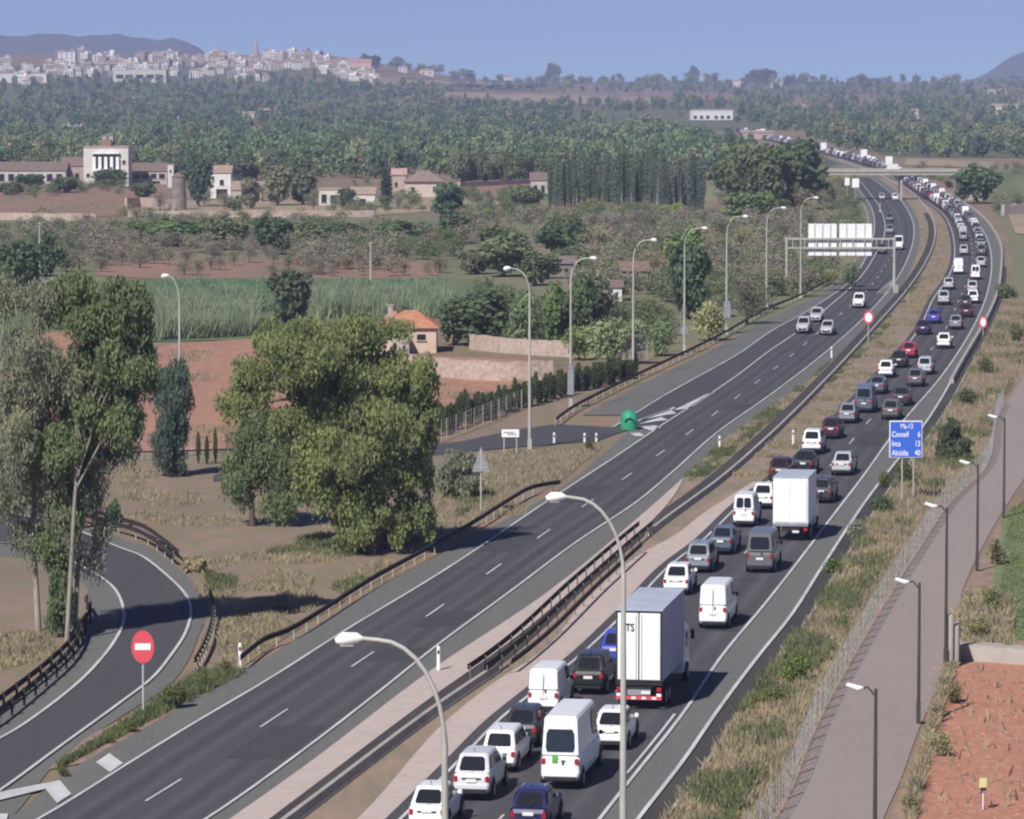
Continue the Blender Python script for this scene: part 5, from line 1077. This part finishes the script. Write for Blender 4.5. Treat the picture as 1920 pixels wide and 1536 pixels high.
# bushes on the right bank and verges
for px, b, t, w, c, lb in ((1610,1010,968,46,'gray','grey bush on the bank under the blue sign'),(1560,1075,1045,50,(.13,.16,.08),'green tuft bush on the bank near the box truck'),(1488,1280,1225,70,(.12,.15,.06),'green bush on the bank beside the panel van'),(1460,1320,1285,50,(.14,.16,.08),'lower green bush on the bank'),(1700,905,862,50,(.12,.14,.07),'green bush just behind the blue sign'),(1650,960,925,50,(.11,.13,.08),'leafy bush at the blue sign post'),(1850,700,668,40,(.12,.14,.08),'bush on the upper bank of the bend'),(1815,760,722,44,(.10,.12,.07),'dark bush on the upper bank'),
   (1660,915,880,34,(.1,.13,.06),'small bush between the sign posts'),(330,1320,1282,50,(.13,.14,.06),'green grassy bush in the wedge beside the no entry sign'),(380,1290,1255,44,(.13,.14,.06),'second grassy bush in the wedge'),(245,1375,1348,36,(.13,.14,.06),'low grassy bush in the tip of the wedge'),(205,1395,1374,30,(.12,.13,.06),'smaller grassy bush in the tip of the wedge'),(120,1458,1438,30,(.10,.11,.05),'isolated tuft at the end of the wedge'),(420,1265,1235,30,(.15,.13,.07),'dry bush at the start of the brown rail'),
   (1105,845,825,24,(.12,.11,.06),'small dry shrub on the nose of the exit'),(1770,1420,1370,50,(.22,.20,.13),'dry bush at the edge of the red soil'),(1790,1320,1270,44,(.22,.19,.12),'dry grass bush beside the concrete stub'),(1710,1530,1490,40,(.17,.17,.10),'dry bush at the bottom right verge'),(1830,1200,1160,60,(.20,.19,.12),'dry scrub left of the green grass field'),(1860,1150,1100,50,(.16,.17,.09),'mixed scrub touching the green grass field'),(1870,1060,1010,46,(.2,.18,.12),'dry scrub beside the farthest service lamp'),
   (1905,640,600,40,(.12,.14,.08),'green bush at the right edge of the bend'),(1890,560,530,50,(.12,.14,.09),'grey green bush right of the bend'),(1880,350,322,40,(.11,.1,.09),'brown tree at the right of the bridge'),(1912,372,336,40,(.10,.09,.08),'bare brown tree at the far right edge'),(1780,352,338,20,(.05,.05,.045),'small dark bush under the right end of the bridge'),(690,1010,990,30,(.1,.12,.05),'sucker shoots at the foot of the big leafy tree')):
    T('shrub', px, b, t, w, c, lb)
# woods: the nearest trees one by one, the rest as one mass
def skip(px, py):
    rx = np.interp(py, [236, 252, 262, 275, 288, 300, 320], [1390, 1398, 1440, 1515, 1560, 1600, 1660])
    if py > 236 and rx - 150 < px < rx + 48: return True
    if py > 296 and px > 1390: return True
    if py > 335 and (590 < px < 850 or px > 1020): return True
    if py > 340 and px < 560: return True
    if 640 < px < 1062 and 144 < py < 162: return True
    if 830 < px < 1260 and 176 < py < 199: return True
    if 1290 < px < 1420 and 183 < py < 194: return True
    if 1295 < px < 1378 and 206 < py < 232: return True
    if py < 158 and px < 720 and r6.random() < .38: return True
    if px < 720 and py < 172 and r6.random() < .3: return True
    if px > 1380 and py > 210 and px < 1520 and py < 262 and 252 - (1520-px)*.1 < py: return True
    if 730 < px < 840 and py > 330: return True
    return False
r6 = random.Random(4); spots = []
for i in range(8900):
    py = 146 + (r6.random()**.85)*198; px = r6.uniform(-300, 2220)
    if skip(px, py): continue
    p = on(px, py)
    if p is None or p.y > 6200: continue
    # right hand orchard rows and open patches
    if noise.noise(Vector((p.x*.007, p.y*.003, 3))) > .34 and py < 260: continue
    spots.append((p.y, px, py, p))
# horizon tree line
for i in range(170):
    px = r6.uniform(680, 1940); d = r6.uniform(4300, 6200); x = (px-960)/F*d; h_ = hgt(x, d); spots.append((d, px, -1, Vector((x, d, h_))))
spots.sort(key=lambda s: s[0])
proto['mass'] = [leafmesh(lobeset(s+50, 2.6, 6, .2, 9), 260, .78, s+70) for s in range(6)]
mass_v, mass_n = [], 0
pos = 0
masses = {}; singles = 0
def woodlabel(px, c):
    tone = {.076: 'mid green', .09: 'fresh green', .07: 'dark green', .104: 'pale green'}[c[0]]
    for x, w in ((150, 'the long farm wing'), (260, 'the white tower house'), (380, 'the round stone tower'), (520, 'the small white house'), (720, 'the white ruins'), (860, 'the pinkish villa'), (1030, 'the far reddish wall'), (1240, 'the left cypress screen'), (1420, 'the right cypress screen'), (9999, 'the bridge')):
        if px < x: return f'bushy {tone} tree in the wood edge behind {w}', f'{tone} trees behind {w}'
for k, (d, px, py, p) in enumerate(spots):
    h = r6.uniform(4.5, 8.5) * (1.0 if d < 2500 else 1.15); w = h*r6.uniform(.6, .95)
    if r6.random() < .22: w = h*r6.uniform(.25, .4); h *= 1.25
    if py == -1: h = r6.choice((7, 9, 10, 12, 14, 17)); w = h*r6.uniform(.7, 1.3)
    if singles < 96 and py > 0 and 0 < px < 1900:
        singles += 1
        c = r6.choice([(.076,.103,.069), (.09,.114,.072), (.07,.094,.068), (.104,.117,.08)]); s_ = ppm(p)
        T('broad', px, py, py - h*s_, w*s_, c, *woodlabel(px, c)); continue
    v_ = noise.noise(Vector((p.x*.009, p.y*.004, 7)))*3.2 + r6.gauss(0, .9) + 2; masses.setdefault(int(min(4, max(0, v_))), []).append((p, w, h))
cm = [(.10,.145,.10), (.15,.205,.13), (.085,.125,.10), (.19,.225,.145), (.20,.195,.155)]
def getco(me):
    a = np.empty(len(me.vertices)*3, np.float32); me.vertices.foreach_get('co', a); return a.reshape(-1, 3)
pc = [getco(m) for m in proto['mass']]
fine = [leafmesh(lobeset(s+80, 2.6, 6, .0, 12), 420, .42, s+90, aspect=.6, fill=.6) for s in range(4)]; pcf = [getco(m) for m in fine]
def massmesh(items, name, m, label, fin=False):
    out = []
    for p, w, h in items:
        a = pcf[r6.randrange(4)] if fin else pc[r6.randrange(6)]; th_ = r6.uniform(0, 6.28); c, s = math.cos(th_), math.sin(th_); sc = w/5.2
        out.append(np.stack([(a[:, 0]*c - a[:, 1]*s)*sc + p.x, (a[:, 0]*s + a[:, 1]*c)*sc + p.y, a[:, 2]*h/6 + p.z], 1))
    V = np.concatenate(out); n = len(V)//4; me = bpy.data.meshes.new(name); me.vertices.add(4*n); me.vertices.foreach_set('co', V.astype(np.float32).ravel())
    me.loops.add(4*n); me.loops.foreach_set('vertex_index', np.arange(4*n, dtype=np.int32)); me.polygons.add(n)
    me.polygons.foreach_set('loop_start', np.arange(0, 4*n, 4, dtype=np.int32)); me.polygons.foreach_set('loop_total', np.full(n, 4, np.int32))
    me.materials.append(m); me.update(); o = link(name, me); tag(o, label, kind='stuff'); return o
for k, it in masses.items():
    massmesh(it, 'woodland', leafmat('wood_leaves', cm[k]), ('dark', 'mid green', 'blue green', 'pale green', 'brownish green')[k] + ' far woodland below the town and horizon')
def scatter(poly_rects, n, w, h):
    out = []
    tot = sum((b-a)*(d-c) for a, b, c, d in poly_rects)
    for a, b, c, d in poly_rects:
        for _ in range(int(n*(b-a)*(d-c)/tot)):
            x, y = r6.uniform(a, b), r6.uniform(c, d)
            if x > 1000 and y > 660 - (x-1290)*.42 - 6 and x > 1290: continue
            p = at(x, y)
            if noise.noise(Vector((p.x*.05, p.y*.02, w))) < -.12: continue
            k = r6.uniform(.7, 1.3); out.append((p, w*k, h*k))
    return out
massmesh(scatter([(540,900,428,520),(1080,1560,418,560),(140,470,430,500),(0,180,418,470),(860,1080,418,470),(1130,1480,318,400),(500,600,330,384),(1870,1925,330,600),(1540,1600,330,400)], 1000, 3.4, 3.0), 'thicket', leafmat('twigs', (.20,.185,.165)), 'purplish brown leafless thicket over the scrub fields', True)
massmesh(scatter([(880,1260,560,650),(1260,1440,540,600),(560,880,440,470),(200,520,410,450),(640,1000,348,404),(1440,1560,480,540),(860,1240,396,424),(0,250,350,374),(0,240,352,370),(250,340,372,398),(360,400,372,392),(1690,1920,316,346),(1868,1925,360,520),(250,330,370,384),(0,160,430,540),(1900,1960,400,640),(1560,1612,340,440),(1080,1500,440,560),(540,900,428,500)], 1500, 3.2, 2.6), 'undergrowth', leafmat('undergrowth_leaves', (.12,.15,.095)), 'mixed green undergrowth between the taller trees', True)
massmesh(scatter([(-260,-10,415,640),(-260,-10,700,900),(1960,2160,420,900)], 420, 3.4, 3.6), 'undergrowth', leafmat('side_undergrowth', (.12,.145,.09)), 'green undergrowth carrying on past both sides of the view', True)
massmesh(scatter([(1100,1560,400,420),(1080,1320,388,404),(1440,1600,330,420),(1140,1560,470,550),(60,700,400,412)], 260, 3.0, 1.8), 'undergrowth', leafmat('dry_undergrowth', (.22,.215,.14)), 'yellowish dry undergrowth on the scrub field', True)
# distant skyline cypresses near the town
for px, py, h in ((578,112,22),(603,112,18),(336,98,12),(880,140,16),(1035,146,0),(1150,152,16)):
    if h: T('cypress', px, py, py - h, 7, 'pine', f'dark cypress on the far skyline, the one {"by the church" if px in (578,) else "right of the town centre" if px == 603 else "in the town middle" if px == 336 else "above the stubble fields" if px == 880 else "right of the tall round tree"}')
T('broad', 1036, 158, 116, 28, 'pine', 'tallest dark tree on the skyline above the stubble field'); T('broad', 1300, 156, 122, 24, 'pine', 'round topped dark tree on the right skyline'); T('broad', 1432, 160, 128, 60, 'dgreen', 'wide dark tree clump on the right skyline'); T('broad', 700, 134, 104, 36, 'pine', 'dark tree clump at the right end of the town')
# ------------------------------------------------------------------ reeds and grass
def blades(name, areas, n, hh, ww, m, label, seed, lean=.25, jitter=None):
    q = np.random.default_rng(seed); P = []; W = []
    tot = sum(a[1] for a in areas)
    for fn, wgt in areas:
        k = int(n*wgt/tot); P += [fn(q.random(), q.random()) for _ in range(k)]
    P = np.array([[p[0], p[1], 0] for p in P]); n = len(P); h = hh*(.45 + .8*q.random(n))*np.array([.85 + .35*noise.noise(Vector((p[0]*.35, p[1]*.12, seed))) for p in P]); h = h[:, None]; w = ww*(.6 + .8*q.random(n))[:, None]
    a = q.random(n)*6.28; t = np.stack([np.cos(a), np.sin(a), 0*a], 1); up = np.stack([q.normal(size=n)*lean, q.normal(size=n)*lean, np.ones(n)], 1)
    V = np.stack([P - t*w/2, P + t*w/2, P + up*h + t*w*.12, P + up*h - t*w*.12], 1).reshape(-1, 3)
    me = bpy.data.meshes.new(name); me.vertices.add(4*n); me.vertices.foreach_set('co', V.astype(np.float32).ravel())
    me.loops.add(4*n); me.loops.foreach_set('vertex_index', np.arange(4*n, dtype=np.int32)); me.polygons.add(n)
    me.polygons.foreach_set('loop_start', np.arange(0, 4*n, 4, dtype=np.int32)); me.polygons.foreach_set('loop_total', np.full(n, 4, np.int32))
    me.materials.append(m); me.update(); o = link(name, me); tag(o, label, kind='stuff'); return o
def quad_area(c):     # bilinear area from four picture points
    a, b, c_, d = [at(*p) for p in c]
    return lambda u, v: a.lerp(b, u).lerp(d.lerp(c_, u), v)
M_reed = leafmat('reed_leaves', (.185,.225,.17)); M_reed2 = leafmat('reed_tops', (.14,.205,.145)); M_dryg = leafmat('dry_grass_blades', (.24,.21,.165)); M_greeng = leafmat('green_grass_blades', (.105,.125,.07)); M_redweed = leafmat('weed_blades', (.2,.18,.11))
blades('reed_bed', [(quad_area([(296,640),(470,632),(470,585),(300,585)]), 3), (quad_area([(590,600),(840,596),(830,568),(590,565)]), 1.5), (quad_area([(140,630),(215,640),(215,590),(150,590)]), .6)], 46000, 2.5, .14, M_reed, 'pale green cane bed beyond the red field', 1, .28)
blades('reed_bed', [(quad_area([(300,588),(560,584),(560,550),(300,550)]), 2), (quad_area([(590,568),(840,564),(830,548),(590,546)]), 1)], 30000, 1.8, .16, M_reed2, 'greener far half of the cane bed', 2, .3)
def bank(d0, d1, u0=0, u1=1):
    def f(u, v):
        d = 1/((1-v)/d0 + v/d1); return Vector((RC_pr(d) + .85 + (SV_l(d) - .3 - RC_pr(d) - .85)*(u0 + (u1-u0)*u), d, 0))
    return f
blades('dry_grass', [(bank(dist(1680), dist(900)), 3), (bank(dist(900), dist(560)), 1.5)], 34000, .40, .07, M_dryg, 'dry grass covering the bank beside the service road', 3, .35)
def patchy(f, s, th):
    def g_(u, v):
        for _ in range(30):
            p = f(rng.random(), rng.random())
            if noise.noise(Vector((p.x*s, p.y*s*.5, 8))) > th: return p
        return p
    return g_
blades('green_grass', [(patchy(bank(dist(1680), dist(900), 0, .7), .35, .12), 3), (patchy(bank(dist(900), dist(560)), .25, .1), 1.2)], 15000, .48, .08, M_greeng, 'patches of green weeds on the bank', 4, .35)
def wedge(u, v):
    a = at(110, 1442).lerp(at(420, 1262), v); w = .15 + 1.9*v**1.3; return a + Vector((-w/2 + w*u - .0, (rng.random()-.5)*.8, 0))
blades('green_grass', [(wedge, 1)], 5200, .38, .07, M_greeng, 'tufted grass in the wedge between loop and carriageway', 5, .35)
blades('dry_grass', [(patchy(quad_area([(385,1225),(560,1165),(900,960),(360,1060)]), .3, .0), 1.6), (patchy(quad_area([(230,985),(980,1000),(1000,870),(225,880)]), .22, .02), 2.2), (quad_area([(420,1260),(560,1180),(480,1130),(400,1180)]), .6),(quad_area([(0,1260),(110,1230),(90,1190),(0,1190)]), .5),(quad_area([(900,930),(1050,900),(1130,840),(900,850)]), .8)], 30000, .3, .07, M_dryg, 'thin dry grass round the trees beside the loop', 6, .4)
blades('green_grass', [(patchy(quad_area([(400,1150),(600,1150),(960,905),(380,1060)]), .25, .1), 1), (quad_area([(1290,905),(1420,800),(1470,770),(1330,880)]), .3)], 9000, .32, .08, M_greeng, 'green weeds on the soil below the big leafy tree', 7, .4)
def medf(d0, d1, k0=.15, k1=.95):
    def f(u, v):
        d = 1/((1-v)/d0 + v/d1); a, b = MED_l(d), RC_pl(d); x = a + (b-a)*(k0 + (k1-k0)*u)
        while BAR(d) - 1.3 < x < BAR(d) + .3: x = a + (b-a)*(k0 + (k1-k0)*rng.random())
        return Vector((x, d, 0))
    return f
blades('dry_grass', [(patchy(medf(dist(895), dist(420), .02, .98), .3, .0), 1)], 26000, .28, .08, M_dryg, 'dry grass of the median strip', 8, .4)
blades('green_grass', [(patchy(medf(dist(895), dist(520), .0, .45), .35, .05), 1)], 9000, .28, .08, M_greeng, 'greener grass along the left side of the median', 9, .4)
blades('green_grass', [(quad_area([(1868,1195),(1975,1205),(1975,900),(1890,960)]), 1)], 7000, .16, .10, leafmat('lush_blades', (.11,.14,.07)), 'lush green grass at the right edge', 11, .3)
blades('dry_grass', [(quad_area([(1480,560),(1600,510),(1620,450),(1500,470)]), 1), (quad_area([(1700,1600),(1712,1480),(1790,1260),(1800,1140)]), .8),(quad_area([(1790,1235),(1900,1235),(1900,1130),(1810,1120)]), .8)], 16000, .5, .1, M_dryg, 'dry grass on the outer verges', 10, .4)
blades('weeds', [(patchy(quad_area([(300,840),(560,835),(560,660),(320,660)]), .12, .12), 2), (patchy(quad_area([(700,790),(860,770),(1030,700),(800,690)]), .2, .1), 1), (patchy(quad_area([(0,400),(320,396),(320,352),(0,352)]), .05, .05), 2), (quad_area([(1740,1536),(1925,1536),(1925,1260),(1790,1260)]), .12)], 8500, .45, .12, M_dryg, 'thin dry weeds on the red soil fields', 12, .4)
# clods and stones on the red soil plot
g = G(); r7 = random.Random(3)
for i in range(420):
    p = at(r7.uniform(1740, 1930), r7.uniform(1250, 1560)); s = r7.uniform(.03, .11); g.tube([(p.x, p.y, -.02), (p.x, p.y, s*.5), (p.x + s*.2, p.y, s)], [s, s*1.1, s*.4], 5)
tag(g.build('soil_clods', M_redr), 'scattered clods on the red soil plot', kind='stuff')
# ------------------------------------------------------------------ haze
hz = G().box((0, 4500, 200), (8400, 9100, 410)); hm = bpy.data.materials.new('haze'); hm.use_nodes = True; nt = hm.node_tree; nt.nodes.remove(nt.nodes['Principled BSDF'])
pv = nt.nodes.new('ShaderNodeVolumePrincipled'); pv.inputs['Color'].default_value = (.49, .525, .85, 1); pv.inputs['Density'].default_value = 1.5e-4; pv.inputs['Anisotropy'].default_value = -.15
nt.links.new(pv.outputs[0], nt.nodes['Material Output'].inputs['Volume'])
if HAZE:
    h_ = hz.build('haze', hm); tag(h_, 'thin bluish summer haze over the plain', kind='stuff')
print('objects', len(scene.objects))
